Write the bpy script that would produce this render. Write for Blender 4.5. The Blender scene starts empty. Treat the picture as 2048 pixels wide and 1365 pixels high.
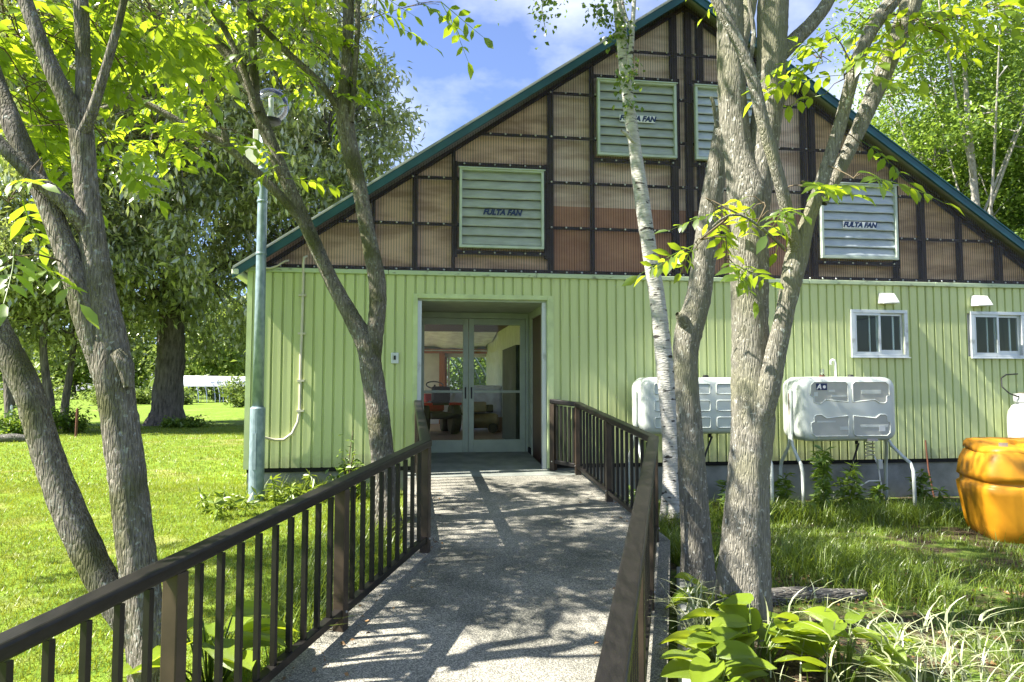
import bpy, math, random
import numpy as np
from mathutils import Matrix, Vector, Quaternion

sc = bpy.context.scene
col = sc.collection
R = math.radians
rng = np.random.default_rng(11)
random.seed(5)

# ------------------------------------------------------------------ camera
F = 1490.0; CX, CY = 1024.0, 682.5; EYE = 1.65        # focal length in pixels of the 2048 px wide photograph
PITCH = math.atan((779 - CY) / F)
cam_d = bpy.data.cameras.new('camera'); cam = bpy.data.objects.new('camera', cam_d); col.objects.link(cam)
cam_d.sensor_width = 36; cam_d.lens = F / 2048 * 36; cam_d.clip_start = .05; cam_d.clip_end = 2000
cam.location = (0, 0, EYE); cam.rotation_euler = (math.pi / 2 + PITCH, 0, 0)
sc.camera = cam

# ------------------------------------------------------------------ sky, sun, exposure
SUN_EL = R(50)
sx, sy = -math.cos(R(13)), -math.sin(R(13))           # horizontal direction towards the sun: left, a little behind the camera
w = bpy.data.worlds.new('World'); sc.world = w; w.use_nodes = True
nt = w.node_tree; nt.nodes.clear()
wo = nt.nodes.new('ShaderNodeOutputWorld')
sky = nt.nodes.new('ShaderNodeTexSky'); sky.sky_type = 'NISHITA'; sky.sun_disc = False
sky.sun_elevation = SUN_EL; sky.sun_rotation = math.atan2(sx, sy); sky.air_density = 1.0; sky.dust_density = .6; sky.ozone_density = 4.0
bg1 = nt.nodes.new('ShaderNodeBackground'); bg1.inputs[1].default_value = .072
bg2 = nt.nodes.new('ShaderNodeBackground'); bg2.inputs[0].default_value = (.93, .96, 1, 1); bg2.inputs[1].default_value = .50
tc = nt.nodes.new('ShaderNodeTexCoord'); mp = nt.nodes.new('ShaderNodeMapping'); mp.inputs['Scale'].default_value = (1, 1, 1.9)
mp.inputs['Location'].default_value = (.35, .2, .1)
nz = nt.nodes.new('ShaderNodeTexNoise'); nz.inputs['Scale'].default_value = 2.3; nz.inputs['Detail'].default_value = 7; nz.inputs['Roughness'].default_value = .55
cr = nt.nodes.new('ShaderNodeValToRGB'); cr.color_ramp.elements[0].position = .47; cr.color_ramp.elements[1].position = .74
cr.color_ramp.elements[0].color = (.05, .05, .05, 1)
mx = nt.nodes.new('ShaderNodeMixShader')
L = nt.links.new
L(tc.outputs['Generated'], mp.inputs[0]); L(mp.outputs[0], nz.inputs[0]); L(nz.outputs[0], cr.inputs[0])
tn = nt.nodes.new('ShaderNodeMixRGB'); tn.blend_type = 'MULTIPLY'; tn.inputs[0].default_value = 1; tn.inputs[2].default_value = (.76, .80, 1.02, 1); L(sky.outputs[0], tn.inputs[1]); L(tn.outputs[0], bg1.inputs[0]); L(cr.outputs[0], mx.inputs[0]); L(bg1.outputs[0], mx.inputs[1]); L(bg2.outputs[0], mx.inputs[2]); L(mx.outputs[0], wo.inputs[0])

sl = bpy.data.lights.new('sun', 'SUN'); sl.energy = 5.0; sl.angle = R(.55); sl.color = (1, .94, .83)
so = bpy.data.objects.new('sun', sl); col.objects.link(so)
sd = Vector((sx * math.cos(SUN_EL), sy * math.cos(SUN_EL), math.sin(SUN_EL)))
so.rotation_euler = sd.to_track_quat('Z', 'Y').to_euler(); so.location = sd * 40
sc.view_settings.view_transform = 'Standard'; sc.view_settings.look = 'None'
sc.view_settings.exposure = 1.85; sc.view_settings.gamma = 1; sc.view_settings.use_curve_mapping = False
sc.cycles.max_bounces = 8; sc.cycles.transparent_max_bounces = 16; sc.cycles.caustics_reflective = False; sc.cycles.caustics_refractive = False
sc.cycles.use_denoising = True

# ------------------------------------------------------------------ helpers
cP, sP = math.cos(PITCH), math.sin(PITCH)
def at(x, y, Y):
    """world point seen at photo pixel (x, y) at distance Y"""
    u = (x - CX) / F; v = (CY - y) / F
    d = np.array([u, cP - sP * v, sP + cP * v]); d = d / d[1]
    return d * Y + np.array([0, 0, EYE])
def smooth(a, b, t):
    t = np.clip((np.asarray(t, float) - a) / (b - a), 0, 1); return t * t * (3 - 2 * t)
def gz(x, y):
    """height of the terrain"""
    x = np.asarray(x, float); y = np.asarray(y, float)
    left = .45 * smooth(-6, 12.5, y) * 1.0 + .0 * x
    left = np.where(y < 9, .03 + .0465 * np.clip(y, -2, 9), .4485)
    right = .02 + .0225 * np.clip(y, -4, 9.5) + .05 * smooth(5, 9, x)
    t = smooth(-1.0, .9, x - .1 * y * 0)
    z = left * (1 - t) + right * t
    z = z * (1 - smooth(16, 24, y)) + .4485 * smooth(16, 24, y)
    return z + .018 * np.sin(x * 1.7 + y * .6) * np.sin(y * 1.1 - x * .4)

def tag(o, label=None, cat=None, group=None, kind=None):
    if label: o['label'] = label
    if cat: o['category'] = cat
    if group: o['group'] = group
    if kind: o['kind'] = kind
    return o
def empty(name, loc, rz=0, label=None, cat=None, group=None, parent=None):
    o = bpy.data.objects.new(name, None); col.objects.link(o); o.location = loc; o.rotation_euler = (0, 0, rz)
    o.empty_display_size = .2
    if parent: o.parent = parent
    return tag(o, label, cat, group)
def wm(o):
    m = o.matrix_basis.copy()
    return wm(o.parent) @ m if o.parent else m
def mesh_from(name, V, Fc, smooth_=False, rnd=None):
    me = bpy.data.meshes.new(name)
    if isinstance(Fc, np.ndarray):
        V = np.asarray(V, np.float32); n = Fc.shape[1]
        me.vertices.add(len(V)); me.vertices.foreach_set('co', V.ravel())
        me.loops.add(Fc.size); me.loops.foreach_set('vertex_index', Fc.astype(np.int32).ravel())
        me.polygons.add(len(Fc)); me.polygons.foreach_set('loop_start', np.arange(0, Fc.size, n, dtype=np.int32))
        me.update(calc_edges=True)
    else:
        me.from_pydata([tuple(map(float, v)) for v in V], [], Fc)
    if rnd is not None:
        a = me.attributes.new('rnd', 'FLOAT', 'POINT'); a.data.foreach_set('value', np.asarray(rnd, np.float32))
    if smooth_: me.polygons.foreach_set('use_smooth', np.ones(len(me.polygons), bool))
    return me
def ob(name, me, m, parent=None, loc=None, rot=None, **kw):
    o = bpy.data.objects.new(name, me); col.objects.link(o)
    if m is not None and len(me.materials) == 0: me.materials.append(m)
    if parent is not None: o.parent = parent
    if loc is not None: o.location = loc
    if rot is not None: o.rotation_euler = rot
    return tag(o, **kw)
def bevel(o, wd=.006, seg=2):
    b = o.modifiers.new('bevel', 'BEVEL'); b.width = wd; b.segments = seg; b.limit_method = 'ANGLE'; b.angle_limit = R(35); return o

class MB:
    """collects shapes for one mesh"""
    def __init__(s): s.v = []; s.f = []
    def add(s, V, Fc):
        k = len(s.v); s.v += [tuple(map(float, p)) for p in V]; s.f += [tuple(i + k for i in f) for f in Fc]; return s
    def hexa(s, P):
        return s.add(P, [(0, 3, 2, 1), (4, 5, 6, 7), (0, 1, 5, 4), (1, 2, 6, 5), (2, 3, 7, 6), (3, 0, 4, 7)])
    def box(s, x0, x1, y0, y1, z0, z1):
        return s.hexa([(x0, y0, z0), (x1, y0, z0), (x1, y1, z0), (x0, y1, z0), (x0, y0, z1), (x1, y0, z1), (x1, y1, z1), (x0, y1, z1)])
    def boxr(s, c, size, M3):
        hx, hy, hz = [q / 2 for q in size]
        P = [(-hx, -hy, -hz), (hx, -hy, -hz), (hx, hy, -hz), (-hx, hy, -hz), (-hx, -hy, hz), (hx, -hy, hz), (hx, hy, hz), (-hx, hy, hz)]
        return s.hexa([Vector(c) + M3 @ Vector(p) for p in P])
    def beam(s, p0, p1, wd, h):
        """bar with plumb ends between the centres p0 and p1"""
        p0 = np.array(p0, float); p1 = np.array(p1, float); d = p1 - p0; d[2] = 0; d /= np.linalg.norm(d)
        n = np.array([-d[1], d[0], 0]) * wd / 2; u = np.array([0, 0, h / 2])
        return s.hexa([p0 - n - u, p0 + n - u, p1 + n - u, p1 - n - u, p0 - n + u, p0 + n + u, p1 + n + u, p1 - n + u])
    def tube(s, pts, rad, n=8, cap=True):
        pts = [np.array(p, float) for p in pts]
        if not hasattr(rad, '__len__'): rad = [rad] * len(pts)
        V = []; Fc = []; up = None
        for i, p in enumerate(pts):
            t = pts[min(i + 1, len(pts) - 1)] - pts[max(i - 1, 0)]; t = t / (np.linalg.norm(t) + 1e-9)
            if up is None:
                a = np.array([0, 0, 1.]) if abs(t[2]) < .9 else np.array([1., 0, 0]); up = np.cross(t, a)
            up = up - t * (up @ t); up /= np.linalg.norm(up) + 1e-9; b = np.cross(t, up)
            for k in range(n):
                a = 2 * math.pi * k / n; V.append(p + rad[i] * (math.cos(a) * up + math.sin(a) * b))
        for i in range(len(pts) - 1):
            for k in range(n):
                k2 = (k + 1) % n; Fc.append((i * n + k, i * n + k2, (i + 1) * n + k2, (i + 1) * n + k))
        if cap: Fc.append(tuple(range(n - 1, -1, -1))); Fc.append(tuple((len(pts) - 1) * n + k for k in range(n)))
        return s.add(V, Fc)
    def lathe(s, prof, c=(0, 0, 0), n=24):
        V = []; Fc = []; m = len(prof)
        for (r, z) in prof:
            for k in range(n):
                a = 2 * math.pi * k / n; V.append((c[0] + r * math.cos(a), c[1] + r * math.sin(a), c[2] + z))
        for i in range(m - 1):
            for k in range(n):
                k2 = (k + 1) % n; Fc.append((i * n + k, i * n + k2, (i + 1) * n + k2, (i + 1) * n + k))
        Fc.append(tuple(range(n - 1, -1, -1))); Fc.append(tuple((m - 1) * n + k for k in range(n)))
        return s.add(V, Fc)
    def build(s, name, m, parent=None, world=False, smooth_=False, **kw):
        V = s.v
        if world and parent is not None:
            inv = wm(parent).inverted(); V = [inv @ Vector(p) for p in V]
        return ob(name, mesh_from(name, V, s.f, smooth_), m, parent, **kw)
def rings(name, R_, m, parent=None, closed_caps=True, smooth_=True, **kw):
    """skin over a list of closed rings of equal length"""
    n = len(R_[0]); V = [p for r in R_ for p in r]; Fc = []
    for i in range(len(R_) - 1):
        for k in range(n):
            k2 = (k + 1) % n; Fc.append((i * n + k, i * n + k2, (i + 1) * n + k2, (i + 1) * n + k))
    if closed_caps: Fc.append(tuple(range(n - 1, -1, -1))); Fc.append(tuple((len(R_) - 1) * n + k for k in range(n)))
    return ob(name, mesh_from(name, V, Fc, smooth_), m, parent, **kw)
def text_mesh(txt, size, shear=0, bold=0, extrude=.002):
    cu = bpy.data.curves.new('t', 'FONT'); cu.body = txt; cu.size = size; cu.shear = shear; cu.offset = bold; cu.extrude = extrude
    cu.align_x = 'CENTER'; cu.align_y = 'CENTER'
    o = bpy.data.objects.new('t', cu); col.objects.link(o)
    dg = bpy.context.evaluated_depsgraph_get(); me = bpy.data.meshes.new_from_object(o.evaluated_get(dg))
    bpy.data.objects.remove(o); bpy.data.curves.remove(cu); return me

# ------------------------------------------------------------------ materials
def nodes_of(name):
    m = bpy.data.materials.new(name); m.use_nodes = True; n = m.node_tree; b = n.nodes['Principled BSDF']; return m, n, b
def mat(name, c, rough=.6, metal=0, var=.12, scale=6, bump=0, bscale=60, spec=.4, c2=None, stretch=(1, 1, 1), detail=5, contrast=(.35, .65), coat=0):
    """colour that drifts between c and c2 by noise, with fine relief"""
    m, n, b = nodes_of(name)
    t = n.nodes.new('ShaderNodeTexCoord'); mp = n.nodes.new('ShaderNodeMapping'); mp.inputs['Scale'].default_value = stretch
    nz = n.nodes.new('ShaderNodeTexNoise'); nz.inputs['Scale'].default_value = scale; nz.inputs['Detail'].default_value = detail
    rp = n.nodes.new('ShaderNodeValToRGB')
    if c2 is None: c2 = tuple(q * (1 - var * 1.6) for q in c); c = tuple(min(1, q * (1 + var)) for q in c)
    rp.color_ramp.elements[0].color = (*c2, 1); rp.color_ramp.elements[1].color = (*c, 1)
    rp.color_ramp.elements[0].position, rp.color_ramp.elements[1].position = contrast
    n.links.new(t.outputs['Object'], mp.inputs[0]); n.links.new(mp.outputs[0], nz.inputs[0]); n.links.new(nz.outputs[0], rp.inputs[0]); n.links.new(rp.outputs[0], b.inputs['Base Color'])
    b.inputs['Roughness'].default_value = rough; b.inputs['Metallic'].default_value = metal; b.inputs['Specular IOR Level'].default_value = spec
    b.inputs['Coat Weight'].default_value = coat
    if bump:
        n2 = n.nodes.new('ShaderNodeTexNoise'); n2.inputs['Scale'].default_value = bscale; n2.inputs['Detail'].default_value = 4
        bp = n.nodes.new('ShaderNodeBump'); bp.inputs['Strength'].default_value = bump; bp.inputs['Distance'].default_value = .01
        n.links.new(mp.outputs[0], n2.inputs[0]); n.links.new(n2.outputs[0], bp.inputs['Height']); n.links.new(bp.outputs[0], b.inputs['Normal'])
    return m
def leafmat(name, c, tr, amount=.45, gloss=.05, per='attr', vary=.5, rough=.4):
    m, n, b = nodes_of(name); n.nodes.remove(b); out = n.nodes['Material Output']
    if per == 'attr': s_ = n.nodes.new('ShaderNodeAttribute'); s_.attribute_name = 'rnd'; fac = s_.outputs['Fac']
    else: s_ = n.nodes.new('ShaderNodeObjectInfo'); fac = s_.outputs['Random']
    def tone(cc):
        rp = n.nodes.new('ShaderNodeValToRGB')
        a = tuple(q * (1 - vary * .6) for q in cc); e = (min(1, cc[0] * (1 + vary)), min(1, cc[1] * (1 + vary * .55)), cc[2])
        rp.color_ramp.elements[0].color = (*a, 1); rp.color_ramp.elements[1].color = (*e, 1); n.links.new(fac, rp.inputs[0]); return rp.outputs[0]
    d = n.nodes.new('ShaderNodeBsdfDiffuse'); t = n.nodes.new('ShaderNodeBsdfTranslucent'); g = n.nodes.new('ShaderNodeBsdfGlossy')
    g.inputs['Roughness'].default_value = rough; g.inputs['Color'].default_value = (1, 1, 1, 1)
    n.links.new(tone(c), d.inputs[0]); n.links.new(tone(tr), t.inputs[0])
    m1 = n.nodes.new('ShaderNodeMixShader'); m1.inputs[0].default_value = amount; m2 = n.nodes.new('ShaderNodeMixShader'); m2.inputs[0].default_value = gloss
    n.links.new(d.outputs[0], m1.inputs[1]); n.links.new(t.outputs[0], m1.inputs[2]); n.links.new(m1.outputs[0], m2.inputs[1]); n.links.new(g.outputs[0], m2.inputs[2]); n.links.new(m2.outputs[0], out.inputs[0])
    return m
def glass(name, tint=(.9, .95, .93), refl=.10, rough=.02, k=.12):
    m, n, b = nodes_of(name); n.nodes.remove(b); out = n.nodes['Material Output']
    t = n.nodes.new('ShaderNodeBsdfTransparent'); t.inputs[0].default_value = (*tint, 1); g = n.nodes.new('ShaderNodeBsdfGlossy'); g.inputs['Roughness'].default_value = rough
    fr = n.nodes.new('ShaderNodeLayerWeight'); fr.inputs[0].default_value = .25; ma = n.nodes.new('ShaderNodeMath'); ma.operation = 'MULTIPLY_ADD'; ma.inputs[1].default_value = k; ma.inputs[2].default_value = refl * .12; ma.use_clamp = True
    mx_ = n.nodes.new('ShaderNodeMixShader'); n.links.new(fr.outputs['Fresnel'], ma.inputs[0]); n.links.new(ma.outputs[0], mx_.inputs[0]); n.links.new(t.outputs[0], mx_.inputs[1]); n.links.new(g.outputs[0], mx_.inputs[2]); n.links.new(mx_.outputs[0], out.inputs[0])
    return m
def barkmat(name, c1, c2, lichen=(.42, .43, .36), lich=.62, moss=None, vscale=(26, 26, 5), bump=.9, rings_=0):
    m, n, b = nodes_of(name)
    t = n.nodes.new('ShaderNodeTexCoord'); mp = n.nodes.new('ShaderNodeMapping'); mp.inputs['Scale'].default_value = vscale
    n.links.new(t.outputs['Object'], mp.inputs[0])
    nz = n.nodes.new('ShaderNodeTexNoise'); nz.inputs['Scale'].default_value = 1.6; nz.inputs['Detail'].default_value = 6; nz.inputs['Roughness'].default_value = .65; n.links.new(mp.outputs[0], nz.inputs[0])
    vo = n.nodes.new('ShaderNodeTexVoronoi'); vo.feature = 'DISTANCE_TO_EDGE'; vo.inputs['Scale'].default_value = 1.7; n.links.new(mp.outputs[0], vo.inputs[0])
    rp = n.nodes.new('ShaderNodeValToRGB'); rp.color_ramp.elements[0].color = (*c2, 1); rp.color_ramp.elements[1].color = (*c1, 1); rp.color_ramp.elements[0].position = .34; rp.color_ramp.elements[1].position = .66
    n.links.new(nz.outputs[0], rp.inputs[0])
    ln = n.nodes.new('ShaderNodeTexNoise'); ln.inputs['Scale'].default_value = 34; ln.inputs['Detail'].default_value = 3; n.links.new(t.outputs['Object'], ln.inputs[0])
    lr = n.nodes.new('ShaderNodeValToRGB'); lr.color_ramp.elements[0].position = lich; lr.color_ramp.elements[1].position = lich + .05; n.links.new(ln.outputs[0], lr.inputs[0])
    mx_ = n.nodes.new('ShaderNodeMixRGB'); n.links.new(lr.outputs[0], mx_.inputs[0]); n.links.new(rp.outputs[0], mx_.inputs[1]); mx_.inputs[2].default_value = (*lichen, 1)
    last = mx_.outputs[0]
    if moss:
        mn = n.nodes.new('ShaderNodeTexNoise'); mn.inputs['Scale'].default_value = 2.3; mn.inputs['Detail'].default_value = 6; n.links.new(t.outputs['Object'], mn.inputs[0])
        mr = n.nodes.new('ShaderNodeValToRGB'); mr.color_ramp.elements[0].position = .5; mr.color_ramp.elements[1].position = .62; n.links.new(mn.outputs[0], mr.inputs[0])
        m3 = n.nodes.new('ShaderNodeMixRGB'); n.links.new(mr.outputs[0], m3.inputs[0]); n.links.new(last, m3.inputs[1]); m3.inputs[2].default_value = (*moss, 1); last = m3.outputs[0]
    n.links.new(last, b.inputs['Base Color']); b.inputs['Roughness'].default_value = .9; b.inputs['Specular IOR Level'].default_value = .15
    ad = n.nodes.new('ShaderNodeMath'); ad.operation = 'MULTIPLY_ADD'; ad.inputs[1].default_value = .6
    rr = n.nodes.new('ShaderNodeValToRGB'); rr.color_ramp.elements[1].position = .28; n.links.new(vo.outputs[0], rr.inputs[0])
    n.links.new(rr.outputs[0], ad.inputs[0]); n.links.new(nz.outputs[0], ad.inputs[2])
    bp = n.nodes.new('ShaderNodeBump'); bp.inputs['Strength'].default_value = bump; bp.inputs['Distance'].default_value = .03 if max(vscale) > 40 else .022; n.links.new(ad.outputs[0], bp.inputs['Height']); n.links.new(bp.outputs[0], b.inputs['Normal'])
    return m

M = {}
M['clad'] = mat('green_cladding', (.55, .62, .29), .45, var=.05, scale=1.3, spec=.45, stretch=(3, 3, .5), bump=.03, bscale=6)
def streaks(m):
    # rain streaks running down the sheets and mud splashed along the foot
    n = m.node_tree; b = n.nodes['Principled BSDF']; src = b.inputs['Base Color'].links[0].from_socket
    t = n.nodes.new('ShaderNodeTexCoord'); oi = n.nodes.new('ShaderNodeObjectInfo'); ad = n.nodes.new('ShaderNodeVectorMath'); ad.operation = 'ADD'; n.links.new(t.outputs['Object'], ad.inputs[0]); n.links.new(oi.outputs['Location'], ad.inputs[1])
    mp = n.nodes.new('ShaderNodeMapping'); mp.inputs['Scale'].default_value = (22, 22, .9); n.links.new(ad.outputs[0], mp.inputs[0])
    nz = n.nodes.new('ShaderNodeTexNoise'); nz.inputs['Scale'].default_value = 1; nz.inputs['Detail'].default_value = 5; n.links.new(mp.outputs[0], nz.inputs[0])
    r = n.nodes.new('ShaderNodeValToRGB'); r.color_ramp.elements[0].position = .58; r.color_ramp.elements[1].position = .78; r.color_ramp.elements[1].color = (.5, .5, .5, 1); n.links.new(nz.outputs[0], r.inputs[0])
    m1 = n.nodes.new('ShaderNodeMixRGB'); n.links.new(r.outputs[0], m1.inputs[0]); n.links.new(src, m1.inputs[1]); m1.inputs[2].default_value = (.30, .33, .17, 1)
    sp = n.nodes.new('ShaderNodeSeparateXYZ'); n.links.new(t.outputs['Object'], sp.inputs[0]); n2 = n.nodes.new('ShaderNodeTexNoise'); n2.inputs['Scale'].default_value = 14; n2.inputs['Detail'].default_value = 6; n.links.new(ad.outputs[0], n2.inputs[0])
    ma = n.nodes.new('ShaderNodeMath'); ma.operation = 'MULTIPLY_ADD'; ma.inputs[1].default_value = -.35; n.links.new(n2.outputs[0], ma.inputs[0]); n.links.new(sp.outputs[2], ma.inputs[2])
    mr = n.nodes.new('ShaderNodeMapRange'); mr.inputs[1].default_value = .56; mr.inputs[2].default_value = .74; mr.inputs[3].default_value = .55; mr.inputs[4].default_value = 0; n.links.new(ma.outputs[0], mr.inputs[0])
    m2 = n.nodes.new('ShaderNodeMixRGB'); n.links.new(mr.outputs[0], m2.inputs[0]); n.links.new(m1.outputs[0], m2.inputs[1]); m2.inputs[2].default_value = (.27, .27, .15, 1); n.links.new(m2.outputs[0], b.inputs['Base Color'])
streaks(M['clad'])
M['clad_trim'] = mat('green_trim', (.55, .64, .33), .5, var=.10, scale=5)
M['flash'] = mat('stained_flashing', (.46, .55, .36), .6, c2=(.20, .22, .15), scale=9, stretch=(1, 1, 3), contrast=(.28, .42))
M['concrete'] = mat('old_concrete', (.33, .34, .32), .9, c2=(.19, .20, .18), scale=3, bump=.3)
M['dark'] = mat('shade_and_part_black', (.015, .015, .014), .9)
M['teal'] = mat('teal_fascia', (.018, .080, .105), .45, var=.15, scale=4)
M['roof'] = mat('roof_sheet', (.30, .32, .31), .5, var=.15, scale=2)
M['alu'] = mat('aluminium', (.60, .64, .64), .38, metal=.35, var=.06, c2=(.34, .35, .33), contrast=(.25, .42), scale=7)
M['doorframe'] = mat('green_grey_frame', (.36, .42, .335), .4, metal=.15, var=.06)
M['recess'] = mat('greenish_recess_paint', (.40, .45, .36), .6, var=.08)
M['cream'] = mat('cream_paint', (.60, .62, .52), .6, var=.08)
M['white'] = mat('white_paint', (.76, .77, .75), .45, var=.05, c2=(.58, .58, .54), contrast=(.25, .5), scale=5)
M['louvre'] = mat('louvre_green', (.38, .42, .385), .45, c2=(.29, .32, .295), scale=5, stretch=(1, 1, 4), bump=.05, bscale=14)
M['louvre_film'] = mat('louvre_film', (.46, .51, .53), .25, c2=(.36, .41, .43), scale=5, stretch=(1, 1, 4), bump=.35, bscale=12, spec=.7)
M['louvre_frame'] = mat('louvre_frame', (.45, .52, .45), .5, var=.08)
M['navy'] = mat('navy_ink', (.012, .03, .10), .5)
M['sticker'] = mat('white_sticker', (.74, .76, .76), .5, var=.03)
M['girt'] = mat('dark_timber', (.030, .024, .020), .8, var=.2)
M['back_l'] = mat('pink_beige_lining', (.90, .72, .62), .8, c2=(.52, .38, .30), scale=2.4, stretch=(.8, 1, 3.2), contrast=(.36, .60))  # banded tone drift of the linings stands in for streaks of light
M['back_c'] = mat('pale_lining', (.90, .82, .76), .8, c2=(.60, .49, .42), scale=2.4, stretch=(.8, 1, 3.4), contrast=(.36, .6))
M['back_o'] = mat('orange_board', (.60, .37, .25), .7, c2=(.42, .23, .15), scale=2.5, stretch=(1, 1, 2), contrast=(.3, .7))
M['back_r'] = mat('olive_beige_lining', (.74, .60, .40), .8, c2=(.42, .32, .20), scale=2.4, stretch=(.8, 1, 3.2), contrast=(.36, .6))
M['steel'] = mat('screw_steel', (.65, .66, .66), .3, metal=.8)
M['rail'] = mat('dark_bronze', (.017, .0145, .013), .42, metal=.3, c2=(.010, .009, .008), scale=12, stretch=(1, 1, 1), spec=.5)
M['rail_top'] = mat('worn_dark_bronze', (.018, .0155, .014), .40, metal=.2, c2=(.008, .007, .0065), scale=9, stretch=(6, 1, 6), spec=.45, bump=.08, bscale=40)
M['rail_post'] = mat('light_bronze', (.085, .062, .042), .45, metal=.3, c2=(.045, .034, .025), scale=5)
M['lamp'] = mat('grey_blue_galvanised', (.30, .38, .42), .5, metal=.3, c2=(.20, .27, .30), scale=16, stretch=(1, 1, .6), contrast=(.4, .6))
M['tank'] = mat('white_tank_enamel', (.58, .63, .59), .33, c2=(.50, .54, .50), scale=3, spec=.5)
M['tank_mark'] = mat('greyed_enamel', (.47, .48, .43), .5, c2=(.42, .43, .38), scale=6)
M['rust'] = mat('rust_brown', (.13, .05, .03), .8)
M['orange'] = mat('orange_polyethylene', (.54, .245, .010), .45, c2=(.43, .18, .008), scale=3, spec=.45, bump=.05, bscale=30)
M['black'] = mat('black_rubber', (.02, .02, .02), .6)
M['pipe'] = mat('cream_conduit', (.62, .58, .46), .5, var=.08)
M['glass'] = glass('clear_glass')
M['globe'] = glass('globe_glass', (.92, .94, .94), .9, .04, 1.3)
M['redpaint'] = mat('red_paint', (.42, .02, .02), .4)
M['cloth'] = mat('white_cloth', (.74, .75, .76), .8, bump=.3, bscale=9)
M['gold'] = mat('dull_gold_metal', (.34, .27, .15), .4, metal=.5)
M['plank'] = mat('floor_plank', (.38, .26, .19), .5, c2=(.26, .17, .12), scale=5, stretch=(.3, 6, 1))
M['wood_o'] = mat('orange_timber', (.36, .12, .035), .6, stretch=(8, 8, 1), scale=4)
M['wall_in'] = mat('inside_panel', (.62, .60, .56), .8, var=.05)
M['reed'] = mat('woven_reed', (.17, .11, .08), .9, c2=(.05, .035, .03), scale=30, stretch=(1, 5, 1), bump=.8, bscale=60)
M['olive'] = mat('dark_green_cabinet', (.07, .085, .055), .6)
M['maroon'] = mat('dark_brown_door', (.055, .022, .016), .5)
M['log'] = barkmat('log_bark', (.20, .19, .17), (.07, .065, .055), vscale=(5, 26, 26))
M['bark1'] = barkmat('grey_brown_bark', (.37, .34, .28), (.135, .12, .095), lichen=(.44, .45, .39), lich=.61, moss=(.14, .14, .07), vscale=(46, 46, 7))
M['bark2'] = barkmat('smooth_grey_bark', (.37, .35, .295), (.155, .145, .115), lichen=(.56, .56, .50), lich=.62, moss=(.27, .26, .18), vscale=(58, 58, 6.5), bump=.75)
M['bark3'] = barkmat('dark_ridged_bark', (.21, .185, .16), (.065, .058, .05), lich=.8, vscale=(9, 9, 1.6), bump=1.0)
M['barkp'] = barkmat('pale_bark', (.44, .42, .37), (.24, .22, .18), lich=.7, vscale=(8, 8, 6), bump=.4)
M['twig'] = mat('twig_bark', (.13, .10, .06), .9)
M['leaf'] = leafmat('walnut_leaflet', (.10, .19, .018), (.42, .60, .03), .6, .05, 'obj', .45)
M['leaf_m'] = leafmat('walnut_foliage', (.085, .19, .018), (.38, .56, .03), .58, .05, 'attr', .45)
M['leaf_big'] = leafmat('glossy_dark_leaf', (.24, .33, .16), (.34, .48, .13), .36, .16, 'attr', .8, .35)
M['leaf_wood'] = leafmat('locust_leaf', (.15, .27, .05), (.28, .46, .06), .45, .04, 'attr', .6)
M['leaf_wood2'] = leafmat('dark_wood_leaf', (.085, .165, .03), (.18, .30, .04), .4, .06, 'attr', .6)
M['leaf_far'] = leafmat('far_leaf', (.15, .23, .06), (.22, .32, .07), .4, .02, 'attr', .5)
M['leaf_birch'] = leafmat('birch_leaf', (.07, .15, .02), (.18, .30, .025), .45, .06, 'attr', .5)
M['weed'] = leafmat('weed_leaf', (.12, .22, .035), (.24, .38, .04), .4, .05, 'attr', .5)
M['weed_y'] = leafmat('yellow_green_weed', (.16, .25, .035), (.30, .42, .04), .4, .04, 'attr', .4)
M['grass'] = leafmat('grass_blade', (.15, .215, .020), (.30, .38, .03), .4, .03, 'attr', .55)
M['grass_r'] = leafmat('wild_grass_blade', (.13, .225, .03), (.26, .38, .04), .4, .04, 'attr', .7)
M['ribbon'] = leafmat('ribbon_grass_blade', (.40, .47, .30), (.36, .43, .22), .3, .05, 'attr', .35)
def hostamat():
    m = leafmat('hosta_leaf', (.26, .40, .03), (.42, .56, .03), .42, .05, 'obj', .3)
    n = m.node_tree; t = n.nodes.new('ShaderNodeTexCoord'); wv = n.nodes.new('ShaderNodeTexWave'); wv.wave_type = 'BANDS'; wv.bands_direction = 'X'; wv.inputs['Scale'].default_value = 22
    n.links.new(t.outputs['Object'], wv.inputs[0]); bp = n.nodes.new('ShaderNodeBump'); bp.inputs['Strength'].default_value = .6; bp.inputs['Distance'].default_value = .02; n.links.new(wv.outputs[0], bp.inputs['Height'])
    for q in n.nodes:
        if q.type in ('BSDF_DIFFUSE', 'BSDF_GLOSSY'): n.links.new(bp.outputs[0], q.inputs['Normal'])
    return m
M['hosta'] = hostamat()
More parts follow.
